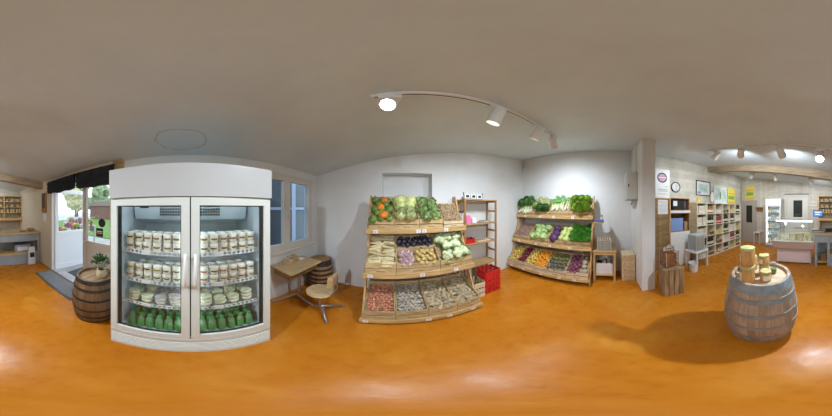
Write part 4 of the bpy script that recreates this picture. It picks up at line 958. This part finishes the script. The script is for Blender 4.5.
# ------------------------------------------------------------------ barrel top jars
M_honey=mat('orange_jar_content',(.54,.28,.09),.35,0,.35,12,stretch=(1,1,.5)); M_lid=mat('yellow_green_lid',(.55,.54,.24),.4,0,.25,14); M_lab=mat('jar_label',(.75,.68,.55),.6)
def jar(x,y,z,r,h,lab,mc=M_honey,ml=M_lid,rz=0):
    t=thing('preserve_jar',lab,'jar',(x,y,z),rz)
    m=MB(); m.lathe([(r*.92,0),(r,.012),(r,h*.80),(r*.90,h*.87)],24); b=m.build('jar_body',mc,t,True)
    m=MB(); m.lathe([(r*.97,h*.86),(r*.99,h*.88),(r*.99,h*.985),(r*.9,h)],24); m.build('lid',ml,t,True)
    m=MB(); n=8
    vs=[];
    for i in range(n+1):
        a=-.7+1.4*i/n; vs+=[((r+.001)*cos(a),(r+.001)*sin(a),h*.2),((r+.001)*cos(a),(r+.001)*sin(a),h*.68)]
    m.add(vs,[(2*i,2*i+2,2*i+3,2*i+1) for i in range(n)]); m.build('jar_label',M_lab,t)
BZ=.899
jar(.545,-.985,BZ,.066,.185,'wide orange preserve jar with lime lid on the barrel, lower jar of the tall stack',rz=.6)
jar(.545,-.985,BZ+.186,.064,.175,'wide orange preserve jar with lime lid, upper jar of the tall stack on the barrel',rz=.4)
jar(.415,-1.075,BZ,.050,.115,'short orange jar with yellow lid at the front of the barrel',rz=2.2)
jar(.48,-1.20,BZ,.050,.115,'short jar behind the front jars on the barrel, lower of two',rz=1)
jar(.48,-1.20,BZ+.116,.050,.11,'short jar with yellow lid stacked on another behind the front jars',rz=1)
jar(.62,-1.12,BZ,.052,.13,'orange jar hidden behind the tall jar stack on the barrel',rz=1)
jar(.64,-1.26,BZ,.055,.17,'tall jar with green lid at the back of the barrel',rz=1)
t=thing('clear_glass_jar','small clear glass jar with herbs on the barrel behind the short jar','jar',(.395,-1.24,BZ))
m=MB(); m.lathe([(.026,0),(.030,.01),(.030,.085),(.022,.10),(.022,.12)],18); m.build('glass_body',M_jar,t,True)
m=MB(); m.lathe([(.027,.004),(.027,.06)],14); m.build('herb_filling',mat('dried_herbs',(.20,.24,.10),.9,0,.4,50),t)
m=MB(); m.lathe([(.025,.118),(.025,.135)],14); m.build('lid',M_grey,t)

# ------------------------------------------------------------------ crate with jar dispenser and the plank tower
t=thing('wooden_crate','upright weathered crate beside the white partition carrying a glass jar','crate',(1.98,-1.04,0),-.15)
for k in range(4):
    m=MB(); m.box(-.175+.088*k,-.175+.088*k+.082,.158,.17,0,.55); m.build('front_slat',M_oldwood,t)
    m=MB(); m.box(-.17,-.158,-.17+.082*k,-.17+.082*k+.076,0,.55); m.build('side_slat',M_oldwood,t)
    m=MB(); m.box(.158,.17,-.17+.082*k,-.17+.082*k+.076,0,.55); m.build('side_slat',M_oldwood,t)
m=MB(); m.box(-.175,.175,-.175,.170,.55,.562); m.build('top_board',M_oldwood,t)
m=MB(); m.box(-.157,.157,-.17,-.158,0,.55); m.build('back_board',M_oldwood,t)
t=thing('jar_dispenser','large square glass dispenser jar of brown nuts standing on the upright crate','jar',(2.0,-1.02,.5625),.1)
m=MB(); m.bev(-.11,.11,-.11,.11,.004,.30,.02); m.build('glass_body',M_jar,t)
m=MB(); m.bev(-.10,.10,-.10,.10,.012,.26,.015); m.build('nut_filling',mat('brown_nuts',(.34,.13,.06),.7,0,.6,45,.3),t)
for sx,sy in ((-1,-1),(1,-1),(1,1),(-1,1)):
    m=MB(); m.box(sx*.112-.006,sx*.112+.006,sy*.112-.006,sy*.112+.006,0,.30); m.build('corner_rail',M_chrome,t)
m=MB(); m.lathe([(.10,.30),(.10,.33),(.085,.345),(.085,.37),(.03,.385),(.012,.40),(.012,.41)],24); m.build('lid',M_chrome,t,True)
# plank tower
t=thing('plank_cabinet','tall narrow cabinet of vertical planks behind the jar dispenser, notices pinned on it','cabinet',(3.08,-1.31,0))
m=MB(); m.box(-.17,.30,-.20,.20,0,1.82); m.build('carcass',plank_mat('tall_tower_planks',(.40,.25,.11),1,.10,.55,.3),t)
m=MB(); m.box(-.19,.30,-.21,.21,1.82,1.845); m.build('top_board',M_piney,t)
m=MB(); m.box(-.20,-.17,-.21,-.18,0,1.82); m.build('edge_batten',M_pinez,t)
def notice(x,y0,y1,z0,z1,lab,nlines):
    m=MB(); m.box(x-.003,x,y0,y1,z0,z1)
    for k in range(nlines): 
        z=z1-(z1-z0)*(.12+.8*k/nlines); m.box(x-.0035,x-.003,y0+.02,y1-.02-.03*(k%3),z-.006,z,1)
    return tag(m.build('notice_sheet',[M_paper,M_ink]),lab,'notice')
o=notice(2.908,-1.45,-1.19,1.45,1.80,'white notice sheet pinned to the plank cabinet below the poster',9)
t=thing('round_logo_poster','white poster with a dark round emblem above the plank cabinet','poster',(2.93,-1.31,1.846))
m=MB(); m.box(-.01,0,-.20,.18,0,.72); m.box(-.011,-.010,-.14,.12,.20,.215,1); m.box(-.011,-.010,-.14,.10,.16,.175,1); m.box(-.011,-.010,-.12,.12,.09,.10,1); m.box(-.011,-.010,-.16,-.06,.27,.29,2); m.build('poster_sheet',[M_paper,M_ink,mat('lime_print',(.35,.65,.12),.6)],t)
m=MB(); Rm=TM((-.010,0.0,.50),ry=-pi/2); m.lathe([(.13,0),(.13,.0015)],32,M=Rm); m.lathe([(.095,.0015),(.095,.0025)],32,M=Rm,m=1); m.box(-.0135,-.0125,-.115,.115,.475,.53,2); m.box(-.0140,-.0135,-.09,.09,.49,.512,3); m.build('emblem',[mat('emblem_navy',(.04,.05,.12),.5),mat('emblem_rose',(.60,.30,.33),.5),mat('emblem_mauve',(.35,.22,.32),.5),M_paper],t)
m=MB(); m.box(.01,.03,-.02,.02,0,.72); m.build('stay',M_pine,t)
# clock
t=thing('wall_clock','round black rimmed clock on the whitewashed board wall','clock',(XR2,-1.95,2.22))
Rm=Matrix.Rotation(-pi/2,4,'Y')
m=MB(); m.lathe([(.155,0),(.155,.03),(.148,.04),(.132,.03),(.132,.02)],36,M=Rm,cap=False); m.build('rim',M_black,t,True)
m=MB(); m.lathe([(.135,.0),(.135,.018)],36,M=Rm); m.build('dial',M_paper,t)
for k in range(12): m=MB(); m.box(-.0195,-.0185,-.004,.004,.105,.125,M=Matrix.Rotation(k*pi/6,4,'X')); m.build('hour_mark',M_black,t)
m=MB(); m.box(-.022,-.020,-.005,.005,0,.075,M=Matrix.Rotation(.6,4,'X')); m.build('hour_hand',M_black,t)
m=MB(); m.box(-.024,-.022,-.003,.003,0,.11,M=Matrix.Rotation(2.9,4,'X')); m.build('minute_hand',M_black,t)
# stacked display boxes, microwave
def openbox(y0,y1,z0,z1,lab,x0=2.95,x1=3.36,mt=M_brownwood):
    t=thing('wooden_wall_box',lab,'box',(x0,y0,z0)); w=y1-y0; h=z1-z0; d=x1-x0; e=.02
    for nm,a in (('bottom_board',(0,d,0,w,0,e)),('top_board',(0,d,0,w,h-e,h)),('side_board',(0,d,0,e,e,h-e)),('side_board',(0,d,w-e,w,e,h-e)),('back_board',(d-.01,d,e,w-e,e,h-e))):
        m=MB(); m.box(*a); m.build(nm,mt,t)
    return t
t=thing('white_cupboard','low white cupboard under the wooden boxes on the board wall','cupboard',(2.95,-1.84,0))
m=MB(); m.box(0,.42,-.31,.31,0,.97); m.build('body',M_white,t); m=MB(); m.box(-.015,0,-.30,.30,.03,.95); m.build('cupboard_door',M_white,t); m=MB(); m.bev(-.03,-.015,.22,.24,.5,.62,.003); m.build('handle',M_grey,t)
openbox(-2.14,-1.54,.972,1.47,'brown wooden box with blue crate inside, lower of the two wall boxes')
m=MB(); m.box(2.93,3.36,-2.15,-1.53,1.472,1.53); tag(m.build('pale_board',M_white),'thick white board between the two wooden wall boxes','board')
openbox(-2.14,-1.54,1.532,1.86,'brown wooden box holding the black microwave, upper wall box')
t=thing('microwave','black microwave in the upper wooden wall box','microwave',(3.0,-1.86,1.553))
m=MB(); m.bev(0,.32,-.20,.24,0,.26,.006); m.build('housing',M_black,t); m=MB(); m.bev(-.012,0,-.10,.23,.02,.24,.003); m.build('oven_door',M_dark,t)
m=MB(); m.box(-.0135,-.012,.09,.21,.10,.23); m.build('paper_note',M_paper,t); m=MB(); m.bev(-.014,0,-.19,-.12,.02,.24,.003); m.build('control_panel',mat('control_grey',(.08,.08,.09),.4),t)
t=thing('blue_crate','light blue plastic crate in the lower wooden wall box','crate',(3.0,-1.78,.993))
M_blue=mat('light_blue_plastic',(.22,.34,.62),.4)
m=MB(); m.box(0,.30,-.18,.20,0,.01); m.build('base',M_blue,t)
for a in ((0,.01,-.18,.20,.01,.34),(.29,.30,-.18,.20,.01,.34),(.01,.29,-.18,-.17,.01,.34),(.01,.29,.19,.20,.01,.34)):
    m=MB(); m.box(*a); m.build('side_panel',M_blue,t)
m=MB(); m.bev(3.0,3.2,-2.11,-2.0,.9925,1.22,.004); tag(m.build('brown_carton',mat('brown_cardboard',(.38,.24,.13),.8)),'brown carton standing beside the blue crate in the lower wall box','carton')
t=thing('counter_cooler','pale grey boxy appliance with dark display on a white stool near the bottle shelves','appliance',(2.66,-2.16,.50),.15)
m=MB(); m.bev(-.15,.15,-.22,.18,0,.42,.008); m.build('housing',mat('appliance_grey',(.46,.50,.52),.35),t)
m=MB(); m.bev(-.165,-.15,-.10,.16,.03,.40,.004); m.build('appliance_door',mat('appliance_olive',(.36,.38,.33),.3),t); m=MB(); m.bev(-.165,-.15,-.20,-.14,.12,.30,.004); m.build('display_panel',M_dark,t)
t=thing('white_stool','low white stool carrying the grey appliance','stool',(2.66,-2.16,0),.15)
m=MB(); m.bev(-.20,.20,-.24,.22,.45,.498,.005); m.build('seat',M_white,t)
for sx in (-.18,.18):
    for sy in (-.21,.19): m=MB(); m.box(sx-.018,sx+.018,sy-.018,sy+.018,0,.45); m.build('leg',M_white,t)
t=thing('white_bucket','white plastic bucket on the floor in front of the white stool','bucket',(2.46,-1.90,0))
m=MB(); m.lathe([(.001,.004),(.095,.004),(.095,0),(.115,.24),(.122,.24),(.122,.25),(.110,.25),(.09,.012)],24,cap=False); m.build('body',M_white,t,True)
m=MB(); m.tube([(.0+.118*cos(a),.118*sin(a)*1.0,.235-.10*abs(sin(a))**1) for a in [pi*i/10 for i in range(11)]],.003,5); m.build('handle',M_grey,t)
m=MB(); m.bev(-.05,.05,-.05,.05,0,.22,.01); o=m.build('blue_carton',M_blue); o.location=(2.68,-2.14,0); tag(o,'blue carton under the white stool','carton')

# ------------------------------------------------------------------ bottle shelving along the board wall
M_box=wood('wine_box_wood',(.80,.74,.58),.82,4,1,.7)
t=thing('bottle_shelving','long pale wooden shelving of open boxes filled with bottles, books and jars','shelving',(2.98,-4.80,0))
NC,NR=6,5; LW=2.36; cw=LW/NC; rh=1.76/NR
for k in range(NC+1):
    m=MB(); y=LW*k/NC; m.box(0,.40,y-.010,y+.010,0,1.76); m.build('upright_board' if 0<k<NC else 'end_board',M_box if k<NC else M_pale,t)
for r in range(NR+1):
    m=MB(); z=min(1.76*r/NR,1.742); m.box(-.003,.40,.01,LW-.01,z,z+.018); m.build('shelf_board',M_box,t)
m=MB(); m.box(.39,.40,.01,LW-.01,.018,1.74); m.build('back_board',M_cratein,t)
def bottle(cg,cl,nm,h=.27,r=.035):
    m=MB(); m.lathe([(r,0),(r,h*.62),(r*.4,h*.78),(r*.38,h)],10); a=m.mesh('bottle',mat(nm+'_glass',cg,.15),True)
    m=MB(); m.lathe([(r+.001,h*.18),(r+.001,h*.5)],10,cap=False); b=m.mesh('bottle_label',mat(nm+'_label',cl,.6)); return a,b
def bookm(c,nm):
    m=MB(); m.box(0,.20,-.016,.016,0,.24); m.box(-.0008,0,-.016,.016,.05,.09,1); m.box(.002,.199,-.014,.014,.24,.2404,1); return (m.mesh('book',[mat(nm+'_cover',c,.6),M_paper]),)
def jarm(c,nm):
    m=MB(); m.lathe([(.036,0),(.038,.01),(.038,.10),(.034,.11)],12); a=m.mesh('jar',mat(nm+'_content',c,.3,0,.2,20),True)
    m=MB(); m.lathe([(.038,.11),(.038,.128)],12); b=m.mesh('lid',M_lid); return a,b
KIND={'dark bottle':('wine_bottle','bottle','bottle_label',bottle((.02,.03,.015),(.65,.60,.45),'wine'),.080),
 'clear bottle':('juice_bottle','bottle','bottle_label',bottle((.45,.20,.05),(.75,.72,.62),'juice',.24),.078),
 'pale carton':('pale_carton','carton','x',bookm((.70,.64,.50),'cream'),.037),
 'red book':('red_packet','packet','x',bookm((.35,.05,.04),'red'),.04),
 'brown jar':('brown_jar','jar','lid',jarm((.22,.09,.04),'brown_preserve'),.085),
 'yellow jar':('honey_jar','jar','lid',jarm((.70,.50,.14),'honey'),.085),
 'white pot':('white_pot','jar','lid',jarm((.72,.70,.62),'white_pot'),.085)}
plan=[['white pot','brown jar','clear bottle','dark bottle','yellow jar','brown jar'],
      ['white pot','dark bottle','brown jar','pale carton','red book','dark bottle'],
      ['pale carton','brown jar','yellow jar','dark bottle','pale carton','yellow jar'],
      ['pale carton','dark bottle','red book','dark bottle','dark bottle','pale carton'],
      ['pale carton','clear bottle','white pot','brown jar','yellow jar','dark bottle']]
TXT={'dark bottle':'dark wine bottle with cream label','clear bottle':'amber juice bottle','pale carton':'narrow cream carton','red book':'dark red packet','brown jar':'brown preserve jar with lid','yellow jar':'golden honey jar','white pot':'white pot with yellowish lid'}
RN=['bottom','second lowest','middle','second highest','top']; CNm=['nearest','second','third','fourth','fifth','farthest']
for r in range(NR):
    for cidx in range(NC):
        kd=plan[r][cidx]; nm,cat,cn,ms,pitch=KIND[kd]; n=int((cw-.05)/pitch)
        ytop=-4.80+LW-cw*cidx
        for i in range(n):
            if random.random()<.06: continue
            y=ytop-.03-pitch*(i+.5); x=2.98+(.06 if cat in('bottle','jar') else .03)+random.uniform(0,.015)
            place(nm,ms,TM((x,y,1.76*r/NR+.0185),rz=0),'%s, %s column, %s row of bottle shelving'%(TXT[kd],CNm[cidx],RN[r]),cat,'%ss in %s column, %s row'%(TXT[kd],CNm[cidx],RN[r]),cn)
# things on top of the shelving
m=MB(); m.bev(-.03,.03,-.06,.06,0,.14,.004); m.box(-.032,-.03,-.03,.03,.03,.10,1); o=m.build('yellow_box',[mat('yellow_card',(.80,.52,.05),.5),mat('yellow_light',(.85,.7,.3),.5)]); o.location=(3.05,-2.55,1.7605); tag(o,'small yellow box on the near end of the bottle shelving','box')
def poster(nm,x0,x1,y0,y1,z0,z1,mats,lab,rows,cat='poster'):
    m=MB(); m.box(x0,x1,y0,y1,z0,z1)
    for (a,b,c_,d_,mi) in rows:
        if abs(x1-x0)<abs(y1-y0): m.box(x0-.002,x0,y0+(y1-y0)*a,y0+(y1-y0)*b,z0+(z1-z0)*c_,z0+(z1-z0)*d_,mi)
        else: m.box(x0+(x1-x0)*a,x0+(x1-x0)*b,y1,y1+.002,z0+(z1-z0)*c_,z0+(z1-z0)*d_,mi)
    return tag(m.build(nm,mats),lab,cat)
M_yel=mat('poster_yellow',(.75,.60,.08),.5); M_grn=mat('poster_green',(.20,.38,.10),.5,0,.4,10); M_mint=mat('poster_mint',(.55,.70,.62),.5,0,.25,6); M_orn=mat('poster_ochre',(.60,.36,.08),.5)
poster('yellow_poster',3.25,3.262,-4.74,-4.22,1.7605,2.42,[M_yel,M_grn,M_orn],'yellow and green poster standing on the far end of the bottle shelving',[(.1,.9,.30,.52,1),(.1,.9,.62,.68,2),(.1,.9,.06,.12,2)])
poster('mint_poster',3.25,3.262,-4.18,-3.45,1.7605,2.40,[M_paper,M_mint,M_grn],'white and mint panel standing in the middle of the bottle shelving',[(.05,.45,.1,.9,1),(.55,.95,.2,.95,1),(.5,.6,.3,.7,2)])
t=thing('oval_frame','narrow oval framed picture leaning beside the mint panel','picture',(3.22,-3.30,1.7605))
m=MB(); m.lathe([(.12,0),(.13,.01),(.13,.02),(.11,.02)],28,M=TM((0,0,.22),ry=-pi/2)@Matrix.Diagonal((1.7,.85,1,1)),cap=False); m.box(-.01,.0,-.05,.05,0,.02); m.build('frame',M_brownwood,t)
m=MB(); m.lathe([(.115,.005),(.115,.012)],28,M=TM((0,0,.22),ry=-pi/2)@Matrix.Diagonal((1.7,.85,1,1))); m.build('print',M_paper,t)
poster('yellow_poster',2.68,3.14,YF,YF+.01,2.0,2.62,[M_yel,M_grn,M_orn],'yellow and green poster on the far wall above the taupe door',[(.1,.9,.30,.55,1),(.1,.9,.65,.72,2),(.1,.9,.05,.12,2)])
t=thing('framed_map','black framed pale map hanging above the near end of the bottle shelving','picture',(XR2,-3.05,2.02))
m=MB()
for a in ((-.02,0,-.33,.33,0,.03),(-.02,0,-.33,.33,.49,.52),(-.02,0,-.33,-.30,.03,.49),(-.02,0,.30,.33,.03,.49)): m.box(*a)
m.build('frame',M_black,t)
m=MB(); m.box(-.008,0,-.30,.30,.03,.49); m.box(-.009,-.008,-.20,.22,.12,.40,1); m.box(-.010,-.009,.12,.26,.06,.14,2); m.build('print',[M_paper,M_mint,M_ink],t)
m=MB(); m.tube([(XR2-.03,YF+.03,0.0),(XR2-.03,YF+.03,cz(3.3)-.05)],.02,8); tag(m.build('corner_pipe',M_doorgrey),'thin taupe pipe running up the far right corner','pipe')

# ------------------------------------------------------------------ far wall: upright cooler, shelf, serve-over counter
t=thing('upright_cooler','tall white glass door drinks cooler against the far wall','refrigerator',(1.60,-5.48,0))
m=MB(); m.box(-.32,-.28,0,.52,.10,1.96); m.build('side_panel',M_white,t); m=MB(); m.box(.28,.32,0,.52,.10,1.96); m.build('side_panel',M_white,t)
m=MB(); m.box(-.28,.28,0,.03,.10,1.96); m.build('back_panel',M_inner,t); m=MB(); m.box(-.32,.32,.0,.52,.0,.10); m.build('base',M_grey,t)
M_hlit=mat('cooler_header_lit',(.9,.92,.95),.4,emis=.35,ecol=(.9,.95,1)); m=MB(); m.box(-.28,.28,.03,.52,1.74,1.96); m.box(-.30,.30,.52,.535,1.74,1.95,1); m.build('header',[M_white,M_hlit],t)
m=MB()
for a in ((-.32,-.26,.525,.555,.11,1.73),(.26,.32,.525,.555,.11,1.73),(-.26,.26,.525,.555,.11,.18),(-.26,.26,.525,.555,1.66,1.73)): m.box(*a)
d=m.build('door',M_white,t); m=MB(); m.box(-.26,.26,.535,.542,.18,1.66); m.build('pane',M_glass,d); m=MB(); m.tube([(-.29,.555,.9),(-.29,.59,.92),(-.29,.59,1.2),(-.29,.555,1.22)],.01,8); m.build('door_handle',M_grey,d)
for sx in (-.27,.27):
    m=MB(); m.tube([(sx,.50,.2),(sx,.50,1.7)],.008); m.build('tube_light',mat('bright_cooler_tube',(1,1,1),.5,emis=10,ecol=(.85,.94,1)),t)
for k in range(5):
    m=MB(); m.box(-.27,.27,.05,.48,.20+.30*k,.208+.30*k); m.build('shelf',M_white,t)
DC=[bottle((.62,.66,.60),(.70,.70,.66),'pale_drink',.20,.032),bottle((.66,.58,.45),(.7,.5,.3),'orange_drink',.20,.032)]
for k in range(5):
    for i in range(6):
        place('drink_bottle',DC[(k+i//3)%2],TM((1.60-.215+.085*i,-5.48+.42,.209+.30*k)),'small drink bottle on %s shelf of the tall drinks cooler'%(['the lowest','the second','the middle','the fourth','the top'][k]),'bottle','drink bottles, %s shelf'%(['lowest','second','middle','fourth','top'][k]),'bottle_label')
t=thing('coat_shelf','small dark wooden wall shelf with hooks left of the drinks cooler','shelf',(2.42,YF,1.42))
m=MB(); m.box(-.16,.16,0,.18,.20,.22); m.build('shelf_board',M_brownwood,t); m=MB(); m.box(-.16,.16,0,.02,.0,.20); m.build('back_board',M_brownwood,t)
for k in range(3): m=MB(); m.tube([(-.1+.1*k,.02,.08),(-.1+.1*k,.06,.06),(-.1+.1*k,.06,.10)],.006,6); m.build('hook',M_black,t)
t=thing('beige_side_table','narrow beige stand against the far wall beside the taupe door','stand',(2.42,YF+.17,0))
m=MB(); m.box(-.15,.15,-.15,.15,.50,.53); m.build('tabletop',M_doorwhite,t)
for sx in (-.13,.13):
    for sy in (-.13,.13): m=MB(); m.box(sx-.015,sx+.015,sy-.015,sy+.015,0,.5); m.build('leg',M_doorwhite,t)
t=thing('wire_rack','white wire rack on the far wall right of the white door','rack',(.07,YF,1.60))
m=MB()
for k in range(3): m.tube([(-.17,.02,.12*k),(-.17,.14,.12*k),(.17,.14,.12*k),(.17,.02,.12*k)],.006,6)
for k in range(5): m.tube([(-.17+.085*k,.02,-.03),(-.17+.085*k,.02,.30)],.004,5)
m.box(-.17,.17,0,.02,.1,.12); m.build('wire_frame',M_white,t)
# serve-over counter
t=thing('cheese_counter','refrigerated cheese counter with glass front and pale pink base beside the pay table','display counter',(.56,-3.55,0))
M_pinkw=mat('counter_pink_white',(.74,.68,.66),.35); M_cnt=mat('counter_white',(.72,.74,.74),.3)
m=MB(); m.box(-.46,.46,-.72,.02,.05,.46); m.box(-.40,.40,.02,.03,.10,.40,1); m.build('base',[M_pinkw,mat('counter_base_panel',(.78,.62,.60),.35)],t)
m=MB(); m.hexa([(-.54,-.78,.46),(.54,-.78,.46),(.54,.10,.52),(-.54,.10,.52),(-.54,-.78,.76),(.54,-.78,.76),(.54,.22,.72),(-.54,.22,.72)]); m.hexa([(-.54,.10,.50),(.54,.10,.50),(.54,.13,.50),(-.54,.13,.50),(-.54,.23,.73),(.54,.23,.73),(.54,.27,.73),(-.54,.27,.73)],1); m.build('well',[M_cnt,M_pinkw],t)
for sx in (-.46,.46):
    m=MB(); m.box(sx-.03,sx+.03,-.74,.04,0,.05); m.build('foot',M_grey,t)
m=MB(); m.hexa([(-.53,.20,.76),(.53,.20,.76),(.53,.206,.76),(-.53,.206,.76),(-.53,-.02,1.25),(.53,-.02,1.25),(.53,-.014,1.25),(-.53,-.014,1.25)]); m.build('front_glass',M_glass,t)
for sx in (-.535,.529):
    m=MB(); m.hexa([(sx,-.70,.76),(sx+.006,-.70,.76),(sx+.006,.20,.76),(sx,.20,.76),(sx,-.55,1.25),(sx+.006,-.55,1.25),(sx+.006,-.02,1.25),(sx,-.02,1.25)]); m.build('side_glass',M_glass,t)
m=MB(); m.box(-.54,.54,-.55,.0,1.25,1.262); m.build('top_glass',M_glass,t)
m=MB(); m.box(-.54,.54,-.02,.02,1.262,1.285); m.build('lamp_rail',M_white,t); m=MB(); m.tube([(-.5,-.03,1.235),(.5,-.03,1.235)],.010); m.build('tube_light',M_tube,t)
for sx in (-.52,.52):
    m=MB(); m.tube([(sx,-.55,.76),(sx,-.55,1.25)],.012); m.build('glass_post',M_chrome,t)
m=MB(); m.box(-.50,.50,-.45,-.20,1.00,1.006); m.build('inner_shelf',M_glass,t)
M_rind=[mat('cheese_yellow',(.78,.68,.38),.6,0,.2,15),mat('cheese_cream',(.78,.72,.52),.6,0,.12,15),mat('cheese_ochre',(.70,.58,.34),.7,0,.3,15)]
k=0
for x,y,r,h in ((.13,-3.50,.075,.17),(.26,-3.46,.045,.07),(.37,-3.52,.10,.20),(.58,-3.52,.10,.18),(.79,-3.50,.08,.10),(.97,-3.5,.06,.08),(.18,-3.76,.08,.16),(.42,-3.80,.09,.14),(.66,-3.80,.08,.14),(.90,-3.78,.09,.10)):
    m=MB(); 
    if k in (2,3): 
        pts=[(0,0)]+[(r*cos(a),r*sin(a)) for a in [-.5+pi*1.6*i/12 for i in range(13)]]; n=len(pts)
        m.add([(px,py,0) for px,py in pts]+[(px,py,h) for px,py in pts],[tuple(range(n-1,-1,-1)),tuple(range(n,2*n))]+[(i,(i+1)%n,n+(i+1)%n,n+i) for i in range(n)])
    else: m.lathe([(r*.97,0),(r,h*.2),(r,h*.8),(r*.96,h)],20)
    o=m.build('cheese',M_rind[k%3]); o.location=(x,y,.772 if False else .74+.012); 
    zt=.76+( .72-.76)*((y+3.55)+.78)/1.0; o.location.z=zt
    tag(o,['small yellow cheese at the right end of the cheese counter','flat cream cheese near the right end of the cheese counter','big cut ochre cheese wheel in the cheese counter','tallest cut yellow cheese in the middle of the cheese counter','cream cheese cylinder on the left half of the cheese counter','low ochre cheese at the left end of the cheese counter','yellow cheese at the rear right of the counter','cream cheese at the rear of the counter, right of centre','ochre cheese at the rear of the counter, left of centre','flat yellow cheese at the rear left of the counter'][k],'cheese'); k+=1
# pay table
t=thing('pay_table','long blue grey wooden pay table with pale oak top and open shelves','table',(-.78,-3.62,0))
m=MB(); m.bev(-.80,.80,-.30,.25,.885,.93,.005); m.build('tabletop',wood('oak_counter_top',(.52,.40,.22),.8,3,0,.5),t)
for x in (-.76,.42,.74):
    for y in (-.25,.19): m=MB(); m.box(x-.03,x+.03,y-.03,y+.03,0,.885); m.build('leg',M_blueg,t)
m=MB(); m.box(-.76,.76,.19,.215,.68,.885); m.build('apron',M_blueg,t)
m=MB(); m.box(-.76,.76,-.25,.19,.09,.12); m.build('lower_shelf',M_pine,t); m=MB(); m.box(-.76,.42,-.25,.20,.30,.33); m.build('middle_shelf',M_pine,t)
m=MB(); m.box(-.76,.76,-.27,-.25,.10,.885); m.build('back_board',M_blueg,t)
m=MB(); m.box(-.73,.39,.19,.213,.0,.298); m.build('plinth',M_blueg,t)
bag('paper_bag',-1.30,-3.34,.0,.20,.08,.52,M_paper,'white paper bag leaning against the pay table','bag')
m=MB(); m.box(-1.37,-1.24,-3.300,-3.297,.22,.36); 
tag(m.build('picture_card',M_dark),'dark square card on the white paper bag by the pay table','card')
t=thing('shop_scale','grey counter scale with blue lit display on the pay table','scale',(-.10,-3.66,.93))
m=MB(); m.bev(-.17,.17,-.16,.16,0,.06,.01); m.build('housing',M_grey,t); m=MB(); m.bev(-.18,.18,-.15,.17,.075,.09,.004); m.box(-.05,.05,-.05,.05,.06,.075); m.build('weighing_plate',M_chrome,t)
m=MB(); m.tube([(0,-.14,.05),(0,-.14,.42)],.014); m.build('display_pole',M_grey,t)
m=MB(); m.bev(-.14,.14,-.16,-.12,.42,.60,.008); h=m.build('display_housing',M_black,t); m=MB(); m.box(-.125,.125,-.12,-.118,.435,.585); m.box(-.09,.09,-.118,-.117,.54,.56,1); m.box(-.05,.07,-.118,-.117,.48,.50,1); m.build('display_screen',[M_screen,M_scrw],h)
m=MB(); m.bev(-.09,.09,-.07,.07,0,.10,.006); m.bev(-.07,.07,-.05,.02,.10,.13,.004,1); o=m.build('card_terminal',[M_black,M_grey]); o.location=(-.40,-3.70,.9305); tag(o,'black till printer on the pay table beside the scale','printer')
m=MB(); m.lathe([(.06,0),(.11,.05),(.115,.08),(.10,.08),(.055,.01)],18,cap=False); m.lathe([(.001,.004),(.06,.004)],18,cap=False); o=m.build('small_basket',mat('wicker_tan',(.42,.28,.12),.8,0,.4,60)); o.location=(-1.36,-3.55,.9305); tag(o,'small tan basket at the left end of the pay table','basket')
m=MB(); m.bev(0,.18,0,.12,0,.035,.004); o=m.build('account_book',M_brownwood); o.location=(-1.2,-3.6,.9305); tag(o,'brown book lying beside the small basket on the pay table','book')
m=MB(); m.bev(-.22,.22,-.15,.15,0,.22,.006); m.box(-.15,.15,.15,.152,.05,.16,1); o=m.build('storage_box',[M_blueg,M_paper]); o.location=(-1.1,-3.66,.331); tag(o,'grey storage box on the middle shelf of the pay table','box')
m=MB(); m.lathe([(.10,0),(.13,.18),(.12,.18),(.09,.01)],18,cap=False); m.lathe([(.001,.005),(.10,.005)],18,cap=False); o=m.build('round_basket',mat('wicker_brown',(.35,.22,.10),.8,0,.4,60)); o.location=(-.27,-3.62,.121); tag(o,'round brown basket on the low shelf of the pay table below the scale','basket')
# basket shelves on far wall
t=thing('bakery_shelves','pine wall shelves loaded with baskets behind the pay table','shelf',(-.87,YF+.01,0))
for x in (-.72,0,.70):
    m=MB(); m.box(x-.015,x+.015,0,.30,1.20,2.12); m.build('upright_board',M_pinez,t)
for z in (1.40,1.62,1.84,2.06):
    m=MB(); m.box(-.705,-.015,0,.30,z,z+.022); m.build('shelf_board',M_pine,t); m=MB(); m.box(.015,.685,0,.30,z,z+.022); m.build('shelf_board',M_pine,t)
m=MB(); m.box(-.76,.74,0,.34,1.10,1.20); m.build('thick_ledge',M_pine,t)
for x in (-.7,.68): m=MB(); m.box(x-.03,x+.03,0,.30,0,1.10); m.build('leg',M_pinez,t)
m=MB(); m.lathe([(.06,0),(.085,.09),(.078,.09),(.055,.008)],12,cap=False); m.lathe([(.001,.005),(.06,.005)],12,cap=False); bk=m.mesh('basket',mat('bread_basket',(.48,.33,.15),.8,0,.4,50))
m=MB(); m.ell((0,0,.06),.065,.05,.04,10,6,.05); lo=m.mesh('loaf',mat('bread_crust',(.50,.30,.12),.7,0,.3,20),True)
JR=jarm((.60,.42,.20),'amber_jam')
for zi,z in enumerate((1.40,1.62,1.84)):
    for i in range(6):
        x=-.87+(-.60+.24*(i%3) if i<3 else .12+.22*(i%3)); nm=('lower','middle','upper')[zi]; sd='right' if i>=3 else 'left'
        if zi==0:
            for j in range(2): place('jam_jar',JR,TM((x-.05+.1*j,YF+.20,z+.0225)),'amber jam jar on the lowest wall shelf behind the pay table','jar','jam jars, lowest wall shelf','lid')
        else:
            place('bread_basket',(bk,lo),TM((x,YF+.18,z+.0225)),'wicker basket with loaf on the %s wall shelf behind the pay table'%nm,'basket','bread baskets, %s shelf'%nm,'loaf')
